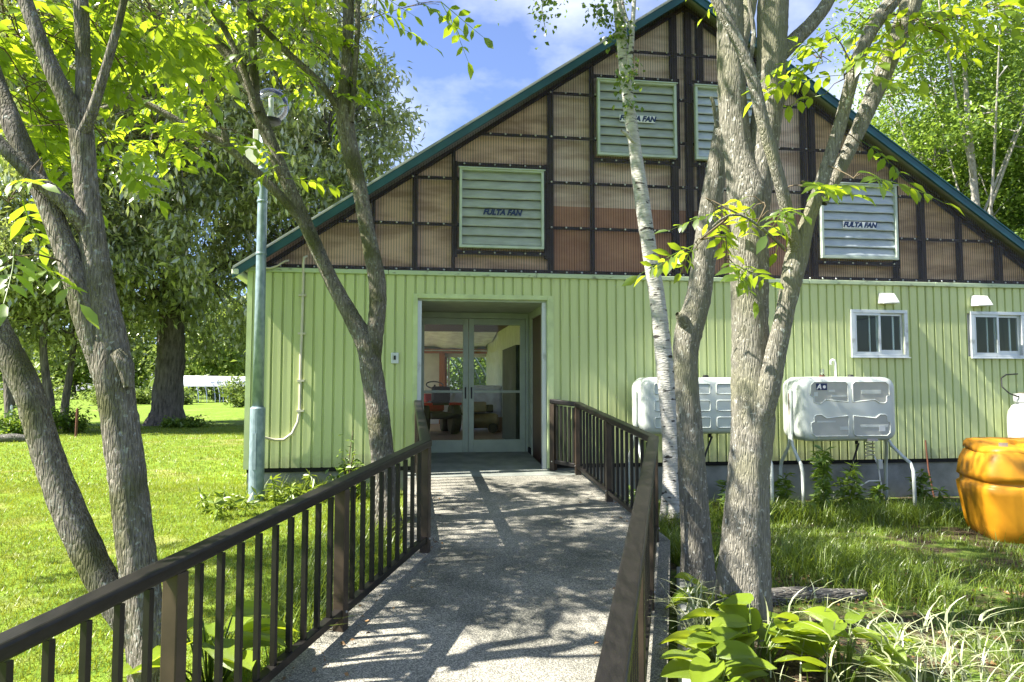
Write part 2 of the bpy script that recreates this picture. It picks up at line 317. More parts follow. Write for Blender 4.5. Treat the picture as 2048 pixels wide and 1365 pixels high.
def polycarb():
    m, n, b = nodes_of('bronze_polycarbonate'); n.nodes.remove(b); out = n.nodes['Material Output']
    t = n.nodes.new('ShaderNodeBsdfTransparent'); t.inputs[0].default_value = (.98, .90, .84, 1)
    d = n.nodes.new('ShaderNodeBsdfDiffuse'); d.inputs[0].default_value = (.06, .038, .028, 1); g = n.nodes.new('ShaderNodeBsdfGlossy'); g.inputs['Roughness'].default_value = .22
    a = n.nodes.new('ShaderNodeMixShader'); e = n.nodes.new('ShaderNodeMixShader'); tcn = n.nodes.new('ShaderNodeTexCoord'); sp_ = n.nodes.new('ShaderNodeSeparateXYZ'); n.links.new(tcn.outputs['Normal'], sp_.inputs[0]); ab = n.nodes.new('ShaderNodeMath'); ab.operation = 'ABSOLUTE'; n.links.new(sp_.outputs[1], ab.inputs[0]); fr_ = n.nodes.new('ShaderNodeMapRange'); fr_.inputs[1].default_value = .82; fr_.inputs[2].default_value = .50; fr_.inputs[3].default_value = .02; fr_.inputs[4].default_value = .93; n.links.new(ab.outputs[0], fr_.inputs[0]); n.links.new(fr_.outputs[0], a.inputs[0])  # steep flanks coloured dark by their normal, in place of the waves' shade
    lw = n.nodes.new('ShaderNodeLayerWeight'); lw.inputs[0].default_value = .3; ml = n.nodes.new('ShaderNodeMath'); ml.operation = 'MULTIPLY_ADD'; ml.inputs[1].default_value = .35; ml.inputs[2].default_value = .02
    n.links.new(lw.outputs['Fresnel'], ml.inputs[0]); n.links.new(ml.outputs[0], e.inputs[0])
    n.links.new(t.outputs[0], a.inputs[1]); n.links.new(d.outputs[0], a.inputs[2]); n.links.new(a.outputs[0], e.inputs[1]); n.links.new(g.outputs[0], e.inputs[2]); n.links.new(e.outputs[0], out.inputs[0])
    return m
M['poly'] = polycarb()
def birchmat():
    m = barkmat('birch_bark', (.56, .55, .51), (.32, .31, .28), lichen=(.06, .055, .05), lich=.60, vscale=(6, 6, 30), bump=.35)
    n = m.node_tree
    for q in n.nodes:
        if q.type == 'TEX_NOISE' and abs(q.inputs['Scale'].default_value - 34) < .1:
            mp = n.nodes.new('ShaderNodeMapping'); mp.inputs['Scale'].default_value = (.25, .25, .65); tcn = [k for k in n.nodes if k.type == 'TEX_COORD'][0]
            n.links.new(tcn.outputs['Object'], mp.inputs[0]); n.links.new(mp.outputs[0], q.inputs[0])
    return m
M['birch'] = birchmat()
def pathmat():
    m, n, b = nodes_of('exposed_aggregate'); t = n.nodes.new('ShaderNodeTexCoord')
    v = n.nodes.new('ShaderNodeTexVoronoi'); v.inputs['Scale'].default_value = 175; n.links.new(t.outputs['Object'], v.inputs[0])
    rp = n.nodes.new('ShaderNodeValToRGB'); e = rp.color_ramp.elements; e[0].color = (.095, .098, .09, 1); e[1].color = (.40, .385, .35, 1); e.new(.5).color = (.185, .185, .17, 1)
    sx_ = n.nodes.new('ShaderNodeSeparateColor'); n.links.new(v.outputs['Color'], sx_.inputs[0]); n.links.new(sx_.outputs[0], rp.inputs[0])
    nz_ = n.nodes.new('ShaderNodeTexNoise'); nz_.inputs['Scale'].default_value = 1.6; nz_.inputs['Detail'].default_value = 6; n.links.new(t.outputs['Object'], nz_.inputs[0])
    r2 = n.nodes.new('ShaderNodeValToRGB'); r2.color_ramp.elements[0].color = (.50, .51, .47, 1); r2.color_ramp.elements[1].color = (1.22, 1.18, 1.10, 1); r2.color_ramp.elements[0].position = .32; r2.color_ramp.elements[1].position = .62
    n.links.new(nz_.outputs[0], r2.inputs[0]); mx_ = n.nodes.new('ShaderNodeMixRGB'); mx_.blend_type = 'MULTIPLY'; mx_.inputs[0].default_value = 1
    n.links.new(rp.outputs[0], mx_.inputs[1]); n.links.new(r2.outputs[0], mx_.inputs[2]); n.links.new(mx_.outputs[0], b.inputs['Base Color']); b.inputs['Roughness'].default_value = .85; b.inputs['Specular IOR Level'].default_value = .25
    bp = n.nodes.new('ShaderNodeBump'); bp.inputs['Strength'].default_value = .6; bp.inputs['Distance'].default_value = .006; bp.invert = True; n.links.new(v.outputs['Distance'], bp.inputs['Height']); n.links.new(bp.outputs[0], b.inputs['Normal'])
    return m
M['path'] = pathmat()
def groundmat():
    m, n, b = nodes_of('lawn_and_soil'); t = n.nodes.new('ShaderNodeTexCoord')
    def noise(s, d=6):
        q = n.nodes.new('ShaderNodeTexNoise'); q.inputs['Scale'].default_value = s; q.inputs['Detail'].default_value = d; n.links.new(t.outputs['Object'], q.inputs[0]); return q.outputs[0]
    def ramp(src, a, c, p, q_):
        rp = n.nodes.new('ShaderNodeValToRGB'); rp.color_ramp.elements[0].color = (*a, 1); rp.color_ramp.elements[1].color = (*c, 1); rp.color_ramp.elements[0].position = p; rp.color_ramp.elements[1].position = q_; n.links.new(src, rp.inputs[0]); return rp.outputs[0]
    def mixc(f, a, c):
        q = n.nodes.new('ShaderNodeMixRGB'); n.links.new(f, q.inputs[0]); n.links.new(a, q.inputs[1]); n.links.new(c, q.inputs[2]); return q.outputs[0]
    lawn = ramp(noise(7, 8), (.095, .165, .020), (.20, .29, .035), .35, .65)
    dry = ramp(noise(20), (.20, .20, .07), (.30, .29, .10), .4, .6)
    lawn = mixc(ramp(noise(1.3, 7), (0, 0, 0), (1, 1, 1), .56, .70), lawn, dry)
    soil = ramp(noise(28, 8), (.028, .020, .013), (.15, .12, .075), .35, .7)
    wild = mixc(ramp(noise(3.5, 7), (0, 0, 0), (1, 1, 1), .42, .55), ramp(noise(12, 8), (.06, .11, .018), (.15, .20, .04), .35, .65), soil)
    sp = n.nodes.new('ShaderNodeSeparateXYZ'); n.links.new(t.outputs['Object'], sp.inputs[0])
    mr = n.nodes.new('ShaderNodeMapRange'); mr.inputs[1].default_value = -.9; mr.inputs[2].default_value = .4; n.links.new(sp.outputs[0], mr.inputs[0])
    n.links.new(mixc(mr.outputs[0], lawn, wild), b.inputs['Base Color']); b.inputs['Roughness'].default_value = .95; b.inputs['Specular IOR Level'].default_value = .1
    bp = n.nodes.new('ShaderNodeBump'); bp.inputs['Strength'].default_value = .8; bp.inputs['Distance'].default_value = .03; n.links.new(noise(45, 6), bp.inputs['Height']); n.links.new(bp.outputs[0], b.inputs['Normal'])
    return m
M['ground'] = groundmat()

# ------------------------------------------------------------------ terrain
def axis(lo, hi, fine_lo, fine_hi, step):
    a = list(np.arange(fine_lo, fine_hi + 1e-6, step)); q = fine_lo; s_ = step
    while q > lo: s_ *= 1.25; q -= s_; a.insert(0, q)
    q = fine_hi; s_ = step
    while q < hi: s_ *= 1.25; q += s_; a.append(q)
    return np.array(a)
gxs = axis(-420, 420, -14, 12, .4); gys = axis(-60, 620, -2, 30, .4)
GX, GY = np.meshgrid(gxs, gys); GZ = gz(GX, GY)
nx_ = len(gxs); idx = np.arange(GX.size).reshape(GX.shape)
quads = np.stack([idx[:-1, :-1].ravel(), idx[:-1, 1:].ravel(), idx[1:, 1:].ravel(), idx[1:, :-1].ravel()], 1)
ob('ground', mesh_from('ground', np.stack([GX.ravel(), GY.ravel(), GZ.ravel()], 1), quads, True), M['ground'], kind='structure')

# ------------------------------------------------------------------ facade frame: s along the wall, d into the building, z up
TH = math.atan(.146); BO = (0, 9.1, 0)
cT, sT = math.cos(TH), math.sin(TH)
def fw(s, d, z): return np.array([s * cT - d * sT, 9.1 + s * sT + d * cT, z])

# ------------------------------------------------------------------ ramp
def r1(side, Y):   # centre line of a railing on the first flight -> ramp height
    return np.array([(-.667 - .217 * (5.81 - Y)) if side < 0 else (1.17 - .217 * (6.2 - Y)), Y, (.406 - .087 * (5.81 - Y)) if side < 0 else (.411 - .087 * (6.2 - Y))])
def zr2(d): return .41 + .085 * (d + 3.08)
def slab(name, top, m, depth=.55):
    n = len(top); V = [tuple(p) for p in top] + [(p[0], p[1], p[2] - depth) for p in top]
    Fc = [tuple(range(n)), tuple(range(2 * n - 1, n - 1, -1))] + [(i, i + n, (i + 1) % n + n, (i + 1) % n) for i in range(n)]
    return ob(name, mesh_from(name, V, Fc), m, kind='structure')
o1 = np.array([-.13, .03, 0]); o2 = np.array([.11, -.02, 0])
bl = fw(-1.27, -3.16, .406); br = fw(.87, -3.04, .411)
slab('ramp', [r1(-1, -1.5) + o1, r1(1, -1.5) + o2, br, bl], M['path'])
slab('ramp', [bl + [0, .004, 0], br + [0, .004, 0], fw(.87, -.352, zr2(-.352)), fw(-1.27, -.352, zr2(-.352))], M['path'])
M['landing'] = mat('landing_concrete', (.24, .26, .235), .8, c2=(.16, .175, .16), scale=5, bump=.25, bscale=120)
slab('landing', [fw(-1.27, -.342, zr2(-.34)), fw(.87, -.342, zr2(-.34)), fw(.87, -.01, zr2(0)), fw(.43, -.01, zr2(0)), fw(.41, 1.32, zr2(1.32)), fw(-1.12, 1.32, zr2(1.32)), fw(-1.14, -.01, zr2(0)), fw(-1.27, -.01, zr2(0))], M['landing'])
# concrete edge blocks along the ramp's foot on the planted side
for i, (ya, yb) in enumerate(((2.2, 3.25), (3.32, 4.4), (4.46, 5.9))):
    a = r1(1, ya) + [.22, -.05, -.10]; b = r1(1, yb) + [.22, -.05, -.10]
    q = MB().beam(a + [0, 0, -.15], b + [0, 0, -.15], .11, .3).build('kerb', M['concrete'], kind='structure'); bevel(q, .01)

# ------------------------------------------------------------------ handrails
bal_me = mesh_from('baluster', *(lambda q: (q.v, q.f))(MB().box(-.0125, .0125, -.0125, .0125, 0, .66)))
post_me = mesh_from('post', *(lambda q: (q.v, q.f))(MB().box(-.034, .034, -.034, .034, 0, .805)))
bolt_me = mesh_from('bolt', *(lambda q: (q.v, q.f))(MB().lathe([(.008, -.002), (.008, .003), (.004, .005)], n=8)))
def handrail(label, runs, name='handrail'):
    base = runs[0][0]
    root = empty(name, (base[0], base[1], base[2]), 0, label, 'handrail')
    b0 = np.array(base)
    seen = []
    for pts in runs:                                   # pts: successive posts (ramp height) of one straight run
        pts = [np.array(p, float) for p in pts]; d = pts[-1] - pts[0]; rz = math.atan2(d[1], d[0])
        u = d / np.linalg.norm(d[:2])
        t = MB().beam(pts[0] + [0, 0, .825] - u * .02, pts[-1] + [0, 0, .825] + u * .03, .086, .056).build('top_rail', M['rail_top'], root, world=True); bevel(t, .012, 3)
        bevel(MB().beam(pts[0] + [0, 0, .10] + u * .03, pts[-1] + [0, 0, .10] - u * .03, .05, .045).build('bottom_rail', M['rail'], root, world=True), .004)
        for p in pts:
            if all(np.linalg.norm(p - q) > .05 for q in seen):
                bevel(ob('post', post_me, M['rail_post'], root, loc=p - b0 - [0, 0, .01], rot=(0, 0, rz)), .005); seen.append(p)
                c_, s2 = math.cos(rz), math.sin(rz)
                for sg in (-1, 1):
                    q_ = p - b0 + np.array([-s2 * .036 * sg, c_ * .036 * sg, .10]); ob('bolt', bolt_me, M['steel'], root, loc=q_, rot=(-sg * math.pi / 2, 0, rz))
        for a, b in zip(pts[:-1], pts[1:]):
            n = max(6, round(np.linalg.norm(b - a) / .148))
            for k in range(1, n):
                p = a + (b - a) * k / n; ob('baluster', bal_me, M['rail'], root, loc=p - b0 + [0, 0, .12], rot=(0, 0, rz))
    return root
Lp = [r1(-1, y) for y in (1.47, 2.92, 4.36, 5.81)]
handrail('dark bronze handrail along the lawn side of the ramp', [Lp, [Lp[-1] + [.0, .0, .0], fw(-1.14, -1.6, zr2(-1.6)), fw(-1.14, -.06, zr2(-.06))]])
Rp = [r1(1, y) for y in (1.72, 3.3, 4.75, 6.2)]
handrail('dark bronze handrail on the side of the birch and oil tanks', [Rp, [Rp[-1], fw(.745, -1.66, zr2(-1.66)), fw(.745, -.31, zr2(-.31))], [fw(.745, -.31, zr2(-.31)), fw(.50, -.05, zr2(-.05) + .01)]])

# ------------------------------------------------------------------ the building
house = empty('barn', BO, TH, 'light green clad barn with a tall brown corrugated gable and recessed entrance', 'building')
SL, SR, AP, ZA, ZE = -3.09, 7.66, 2.286, 6.70, 3.06
SLOPE = (ZA - ZE) / (AP - SL)
def rz_(s): return ZA - SLOPE * abs(s - AP)
ZB = .74; DP = 10.0; FL = .785
DOOR = (-1.15, .44, 2.77); WINS = [(4.51, 5.26, 2.09, 2.67), (6.25, 7.0, 2.09, 2.67)]
# cladding panels, each a strip with its groove
PW = .1185; cache = {}
def clad_panel(s, z0, z1):
    k = (round(z0, 3), round(z1, 3))
    if k not in cache:
        prof = [(0, .012), (.0, 0), (.004, -.002), (.093, -.002), (.097, .011), (.1135, .012), (.1175, .003), (PW, .0)]
        prof = [(0, .0), (.003, -.004), (.050, -.003), (.092, -.004), (.0945, .017), (.1125, .017), (.116, -.001), (PW - .0006, .0)]
        V = [(x, y, z) for z in (z0, z1) for x, y in prof]; n = len(prof)
        cache[k] = mesh_from('cladding_panel', V, [(i, i + 1, i + 1 + n, i + n) for i in range(n - 1)])
    ob('cladding_panel', cache[k], M['clad'], house, loc=(s, -.012, 0))
s = SL + .03
while s < SR - .02:
    c = s + PW / 2; spans = [(ZB, 3.02)]
    if DOOR[0] - .02 < c < DOOR[1] + .02: spans = [(DOOR[2], 3.02)]
    for a, b, z0, z1 in WINS:
        if a - .01 < c < b + .01: spans = [(ZB, z0), (z1, 3.02)]
    for z0, z1 in spans: clad_panel(s, z0, z1)
    s += PW
def hb(name, m, *a, bev=0, parent=None, **kw):
    o = MB().box(*a).build(name, m, parent or house, **kw)
    if bev: bevel(o, bev)
    return o
hb('corner_trim', M['clad_trim'], SL - .03, SL + .028, -.03, .05, ZB - .01, 3.02)
hb('corner_trim', M['clad_trim'], SR - .03, SR + .03, -.03, .05, ZB - .01, 3.02)
for a, b in ((SL - .02, -1.5), (-1.496, .3), (.304, 2.1), (2.104, 3.9), (3.904, 5.7), (5.704, SR + .02)):
    hb('flashing', M['flash'], a, b, -.05, .03, 3.022, 3.075, bev=.006)
hb('sill_shadow_strip', M['dark'], SL, DOOR[0] - .03, .0, .12, .69, .742); hb('sill_shadow_strip', M['dark'], DOOR[1] + .06, SR, .0, .12, .69, .742)  # near-black strips painted in as the shadow below the cladding
hb('foundation', M['concrete'], SL, DOOR[0] - .04, .03, .25, -.3, .69); hb('foundation', M['concrete'], DOOR[1] + .07, SR, .03, .25, -.3, .69)
# inner leaf of the front wall, side and rear walls, floor
wl = MB().box(SL + .02, DOOR[0] - .03, .015, .09, .70, 3.02).box(DOOR[1] + .03, WINS[0][0], .015, .09, .70, 3.02).box(WINS[0][1], WINS[1][0], .015, .09, .70, 3.02).box(WINS[1][1], SR - .02, .015, .09, .70, 3.02)
for a, b, z0, z1 in WINS: wl.box(a, b, .015, .09, .70, z0).box(a, b, .015, .09, z1, 3.02)
wl.box(DOOR[0] - .03, DOOR[1] + .03, .015, .09, DOOR[2] + .01, 3.02)
wl.build('front_wall', M['wall_in'], house)
hb('side_wall', M['clad'], SL, SL + .1, .1, 2.8, -.3, 3.0); hb('side_wall', M['clad'], SL, SL + .1, 9.4, DP, -.3, 3.0); hb('side_wall', M['clad'], SL, SL + .1, 2.8, 9.4, -.3, .77); hb('side_wall', M['clad'], SL, SL + .1, 2.8, 9.4, 2.9, 3.0)  # wide unseen opening added in this wall to let daylight into the hall
hb('side_wall', M['clad'], SR - .1, SR, .1, DP, -.3, 3.0)
hb('partition', M['cream'], .78, .86, 1.45, DP - .1, .75, 3.0)  # added so that the room behind the small windows stays dark
bw = MB()
WB = (-.22, 1.08, 1.2, 2.46)            # rear window of the hall
bw.box(SL + .1, WB[0], DP - .12, DP, .5, 3.0).box(WB[1], SR - .1, DP - .12, DP, .5, 3.0).box(WB[0], WB[1], DP - .12, DP, .5, WB[2]).box(WB[0], WB[1], DP - .12, DP, WB[3], 3.0)
bw.build('rear_wall', M['wall_in'], house)
nB = 14
for k in range(nB):
    a = SL + .12 + k * .28; b = min(a + .277, .775)
    if b > a: hb('floor_plank', M['plank'], a, b, 1.42, DP - .13, FL - .04, FL - .0005 * (k % 3))
hb('floor_slab', M['concrete'], .87, SR - .11, .26, DP - .13, .5, FL - .05)
# roof
for sg in (-1, 1):
    e = SL - .17 if sg < 0 else SR + .17
    P = []
    for d in (-.16, DP + .2):
        for ss in (e, AP):
            for dz in (.066, .118): P.append((ss, d, rz_(ss) + dz))
    V = P; Fc = [(0, 2, 3, 1), (4, 5, 7, 6), (0, 1, 5, 4), (2, 6, 7, 3), (0, 4, 6, 2), (1, 3, 7, 5)]
    ob('roof', mesh_from('roof', V, Fc), M['roof'], house)
    lo, hi = (e, AP) if sg < 0 else (AP, e)
    V = [(ss, d, rz_(ss) + dz) for d in (-.185, -.15) for ss in (lo, hi) for dz in (-.03, .072)]
    o = ob('fascia', mesh_from('fascia', V, [(0, 2, 3, 1), (4, 5, 7, 6), (0, 1, 5, 4), (2, 6, 7, 3), (0, 4, 6, 2), (1, 3, 7, 5)]), M['teal'], house)
    V = [(ss, d, rz_(ss) + dz) for d in (-.196, -.12) for ss in (lo, hi) for dz in (.074, .092)]
    ob('verge_cap', mesh_from('verge_cap', V, [(0, 2, 3, 1), (4, 5, 7, 6), (0, 1, 5, 4), (2, 6, 7, 3), (0, 4, 6, 2), (1, 3, 7, 5)]), M['teal'] if sg > 0 else M['roof'], house)
hb('gutter', M['cream'], SL - .18, SL - .09, -.19, DP + .1, 2.955, 3.035, bev=.02)
hb('gutter', M['cream'], SR + .09, SR + .18, -.19, DP + .1, 2.955, 3.035, bev=.02)

# gable: lining, timber, corrugated sheets, screws
FANS = [(-.653, .395, 3.375, 4.365, 0), (1.088, 2.131, 4.60, 5.58, 1), (2.385, 3.43, 4.60, 5.58, 2), (4.093, 5.186, 3.365, 4.37, 3)]
posts = [-1.69, -1.19, -.72, .50, 1.04, 2.14, 2.34, 2.50, 3.93, 4.05, 5.23, 5.62, 6.18, 6.77]
rows = [3.10, 3.665, 4.24, 4.82, 5.39, 6.0]
def fan_at(s0, s1, z):
    for f in FANS:
        if s0 < f[1] + .02 and s1 > f[0] - .02 and f[2] - .05 < z < f[3] + .05: return f
    return None
edges = [SL + .05] + posts + [SR - .05]
for a, b in zip(edges[:-1], edges[1:]):
    c = (a + b) / 2
    for r0, r1_ in zip(rows, rows[1:] + [6.7]):
        zt = lambda q, lim: min(lim, rz_(q) - .06)
        if max(rz_(a), rz_(b)) < r0 + .1: continue
        split = .5 < c < 3.6 and r0 == rows[1]
        mm = M['back_l'] if c < .5 else (M['back_r'] if c > 3.6 else (M['back_o'] if r0 < 3.5 else M['back_c']))
        if r0 == rows[1] and .5 < c < 3.6: r1_ = r1_
        a_, b_ = a + .003, b - .003; xr = (ZA - .06 - r0) / SLOPE - .005
        a_, b_ = max(a_, AP - xr), min(b_, AP + xr)
        if b_ - a_ < .03: continue
        dd = .13 + .008 * random.random(); xk = (ZA - .06 - r1_) / SLOPE
        xs_ = sorted({a_, b_, *[q for q in (AP - xk, AP + xk, AP) if a_ + .004 < q < b_ - .004]}, reverse=True)
        P_ = [(a_, r0), (b_, r0)] + [(q, max(r0 + .003, zt(q, r1_))) for q in xs_]; n_ = len(P_)
        V = [(x, dd, z) for x, z in P_] + [(x, dd + .02, z) for x, z in P_]
        if split: hb('lining_panel', M['back_o'], a_, b_, dd - .012, dd - .002, r0, r0 + .30)
        ob('lining_panel', mesh_from('lining_panel', V, [tuple(range(n_)), tuple(range(2 * n_ - 1, n_ - 1, -1))] + [(i, i + n_, (i + 1) % n_ + n_, (i + 1) % n_) for i in range(n_)]), mm, house)
def rake(q, off=.03): return rz_(q) - off
for i, p in enumerate(posts):
    wd = .040 if i in (5, 6, 7) else (.032 if i % 2 else .022)
    hb('gable_post', M['girt'], p - wd, p + wd, .035, .115, 3.08, rake(abs(p - AP) * (1 if p > AP else -1) + AP + (wd if p > AP else -wd), .04))
for r in rows:
    half = (ZA - r) / SLOPE - .10
    lo, hi = AP - half, AP + half
    if r > 3.2: hb('girt', M['girt'], lo, hi, .026, .034, r - .019, r + .019)
    else: hb('girt', M['girt'], max(lo, SL + .1), min(hi, SR - .1), .026, .034, r - .02, r + .03)
for f in FANS:
    for zz in (f[2] - .05, f[3] + .06): hb('girt', M['girt'], f[0] - .06, f[1] + .06, .018, .025, zz - .026, zz + .026)
    for ss in (f[0] - .05, f[1] + .05): hb('girt', M['girt'], ss - .025, ss + .025, .034, .09, f[2] - .1, f[3] + .1)
for sg in (-1, 1):                                     # dark strips standing in for the thin shadow of the verge
    e = SL + .1 if sg < 0 else SR - .1
    V = [(ss, d, rz_(ss) + dz) for d in (.022, .10) for ss in (e, AP) for dz in (-.075, -.03)]
    ob('verge_shadow_strip', mesh_from('verge_shadow_strip', V, [(0, 2, 3, 1), (4, 5, 7, 6), (0, 1, 5, 4), (2, 6, 7, 3), (0, 4, 6, 2), (1, 3, 7, 5)]), M['girt'], house)
PITCHW = .0318; SHW = PITCHW * 20
s = SL + .06; k = 0
while s < SR - .06:
    e = min(s + SHW, SR - .06); n = int((e - s) / PITCHW * 6)
    lay = .004 * (k % 2)
    nw = int(round((e - s) / PITCHW)); xs = np.array([s + PITCHW * (i + q) for i in range(nw) for q in (0, .05, .13, .28, .5, .72, .87, .95)] + [s + PITCHW * nw])
    lo_, up_ = [], []
    for j, x in enumerate(xs):
        y = .013 * (1 - abs(math.sin(math.pi * (x - s) / PITCHW)) ** .62) - .003 - lay
        ft = [f for f in FANS if f[0] + .01 < x < f[1] - .01]; zt = max(3.062, rz_(x))
        lo_.append(((x, y, 3.06), (x, y, ft[0][2] + .015 if ft else zt))); up_.append(((x, y, ft[0][3] - .015), (x, y, zt)) if ft else None)
    def sheet(cols):
        if len(cols) > 1: ob('corrugated_sheet', mesh_from('corrugated_sheet', [p for c in cols for p in c], [(2 * j, 2 * j + 2, 2 * j + 3, 2 * j + 1) for j in range(len(cols) - 1)], True), M['poly'], house)
    sheet(lo_); run = []
    for c in up_ + [None]:
        if c is None: sheet(run); run = []
        else: run.append(c)
    s = e; k += 1
sm = MB()
def screw(sx_, z):
    if rz_(sx_) - .08 > z: sm.lathe([(.0125, 0), (.0115, .006), (.006, .0075), (.005, .012), (.001, .0125)], (0, 0, 0), 8); n = 40; q = sm.v[-n:]; sm.v[-n:] = [(sx_ + x, -.004 - zz, z + y) for x, y, zz in q]
for r in rows:
    x = SL + .15
    while x < SR - .1:
        if not fan_at(x, x, r): screw(x + random.uniform(-.008, .008), r)
        x += PITCHW * 6
for f in FANS:
    for zz in (f[2] - .05, f[3] + .06):
        for q in range(6): screw(f[0] + .06 + q * (f[1] - f[0] - .1) / 5, zz)
sm.build('screws', M['steel'], house, kind='stuff', smooth_=True)
sm = MB(); x = SL + .03 + .104
while x < SR - .05:
    for z in (.80, 1.55, 2.30, 2.95):
        if (DOOR[0] - .08 < x < DOOR[1] + .1 and z < 2.9) or any(a - .06 < x < b + .06 and z0 - .08 < z < z1 + .08 for a, b, z0, z1 in WINS): continue
        k = len(sm.v); sm.lathe([(.0055, 0), (.005, .003), (.001, .004)], n=6); sm.v[k:] = [(x + q[0], -.001 - q[2], z + q[1]) for q in sm.v[k:]]
    x += PW * 2
sm.build('cladding_screws', M['alu'], house, kind='stuff')

# fans with louvres
txt = text_mesh('FULTA FAN', .092, .30, .0048)
for a, b, z0, z1, k in FANS:
    wd = b - a; h = z1 - z0
    m_s = M['louvre'] if k < 2 else M['louvre_film']
    fr = MB().box(0, wd, -.055, .02, 0, .032).box(0, wd, -.055, .02, h - .032, h).box(0, .032, -.055, .02, .0325, h - .0325).box(wd - .032, wd, -.055, .02, .0325, h - .0325)
    fr.box(-.015, wd + .015, -.075, -.056, h - .01, h + .004)
    fan = bevel(fr.build('exhaust_fan', M['louvre_frame'], house, loc=(a, 0, z0), label='louvred fan shutter wrapped in clear film' if k > 1 else 'louvred fan shutter'), .003)
    hb('back_plate', M['dark'], .03, wd - .03, .02, .03, .03, h - .03, parent=fan)
    n = 8; st = (h - .066) / n
    for j in range(n):
        zc = .033 + st * j
        # each slat: sloping blade with a rolled lower lip
        pr = [(-.018, zc + .004), (-.030, zc + .012), (-.030, zc + .022), (.006, zc + st * 1.02), (.012, zc + st * 1.02), (-.018, zc + .022)]
        nn = len(pr); V = []; segs = 12
        for q in range(segs + 1):
            xx = .0335 + (wd - .067) * q / segs
            wob = random.uniform(-.0035, .0035) if k != 1 else random.uniform(-.001, .001)
            V += [(xx, y + wob, z + wob * .8) for y, z in pr]
        Fc = [(q * nn + i, (q + 1) * nn + i, (q + 1) * nn + (i + 1) % nn, q * nn + (i + 1) % nn) for q in range(segs) for i in range(nn)]
        ob('slat', mesh_from('slat', V, Fc), m_s, fan)
    zc = .033 + st * (3.55 if k in (0, 3) else 4.0)
    if k < 4:
        if k != 0: hb('sign', M['sticker'], wd / 2 - .235, wd / 2 + .235, -.041, -.038, zc - .045, zc + .045, parent=fan)
        ob('lettering', txt, M['navy'], fan, loc=(wd / 2, -.043, zc), rot=(math.pi / 2, 0, 0))

# small sliding windows
for a, b, z0, z1 in WINS:
    wd = b - a; h = z1 - z0
    fr = MB().box(-.03, wd + .03, -.04, .05, -.025, .018).box(-.03, wd + .03, -.04, .05, h - .018, h + .025).box(-.03, .02, -.04, .05, .0185, h - .0185).box(wd - .02, wd + .03, -.04, .05, .0185, h - .0185)
    fr.box(-.05, wd + .05, -.06, -.041, -.032, -.018)
    win = bevel(fr.build('window', M['alu'], house, loc=(a, 0, z0)), .003)
    for q, (x0, x1, dd) in enumerate(((.021, wd / 2 + .02, -.028), (wd / 2 - .02, wd - .021, .002))):
        bt = .045 if q == 0 else .085
        sash = MB().box(x0, x0 + .03, dd, dd + .024, .019, h - .019).box(x1 - .03, x1, dd, dd + .024, .019, h - .019).box(x0 + .0305, x1 - .0305, dd, dd + .024, .019, .019 + bt * .7).box(x0 + .0305, x1 - .0305, dd, dd + .024, h - .05, h - .019)
        sash.build('sash', M['alu'], win)
        hb('pane', M['glass'], x0 + .03, x1 - .03, dd + .009, dd + .013, .019 + bt * .6, h - .05, parent=win)
    hb('inner_bar', M['alu'], wd * .38, wd * .40, .06, .075, .02, h - .02, parent=win); hb('inner_bar', M['alu'], wd * .83, wd * .86, .06, .075, .02, h - .02, parent=win)
for a, b, z0, z1 in ((4.875, 5.115, 2.765, 2.92), (6.235, 6.48, 2.755, 2.91)):      # vent hoods
    V = [(a + .01, -.012, z1), (b - .035, -.012, z1), (b, -.012, z0 + .01), (a, -.012, z0 + .01), (a + .02, -.10, z1 - .01), (b - .045, -.10, z1 - .01), (b, -.15, z0 + .012), (a, -.15, z0)]
    bevel(ob('vent_hood', mesh_from('vent_hood', V, [(0, 3, 2, 1), (4, 5, 6, 7), (0, 1, 5, 4), (1, 2, 6, 5), (2, 3, 7, 6), (3, 0, 4, 7)]), M['white'], house), .012)

# recessed entrance
RD = 1.32
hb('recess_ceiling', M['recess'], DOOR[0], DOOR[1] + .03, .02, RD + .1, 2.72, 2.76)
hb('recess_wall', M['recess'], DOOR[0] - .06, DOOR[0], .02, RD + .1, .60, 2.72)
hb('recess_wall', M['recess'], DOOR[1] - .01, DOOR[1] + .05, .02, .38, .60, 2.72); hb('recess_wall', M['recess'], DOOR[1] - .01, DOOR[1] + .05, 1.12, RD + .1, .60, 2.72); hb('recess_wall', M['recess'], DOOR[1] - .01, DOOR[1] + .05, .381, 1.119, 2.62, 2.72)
hb('side_door', M['maroon'], DOOR[1] + .012, DOOR[1] + .04, .381, 1.119, .60, 2.62)
hb('skirting', M['dark'], DOOR[1] - .022, DOOR[1] - .011, .10, .38, .62, .78); hb('skirting', M['dark'], DOOR[1] - .022, DOOR[1] - .011, 1.12, RD, .7, .85)
hb('jamb_trim', M['clad_trim'], DOOR[0] - .055, DOOR[0] + .003, -.03, .03, .62, 2.80, bev=.004); hb('jamb_trim', M['clad_trim'], DOOR[1] - .003, DOOR[1] + .075, -.03, .03, .69, 2.80, bev=.004)
hb('head_trim', M['clad_trim'], DOOR[0] + .004, DOOR[1] - .004, -.03, .03, 2.745, 2.80, bev=.004)
hb('jamb_rail', M['alu'], DOOR[1] - .06, DOOR[1] - .012, .03, .09, .68, 2.72); hb('jamb_rail', M['alu'], DOOR[0] + .001, DOOR[0] + .05, .03, .075, .68, 2.72)
DT = 2.64; DB = .78
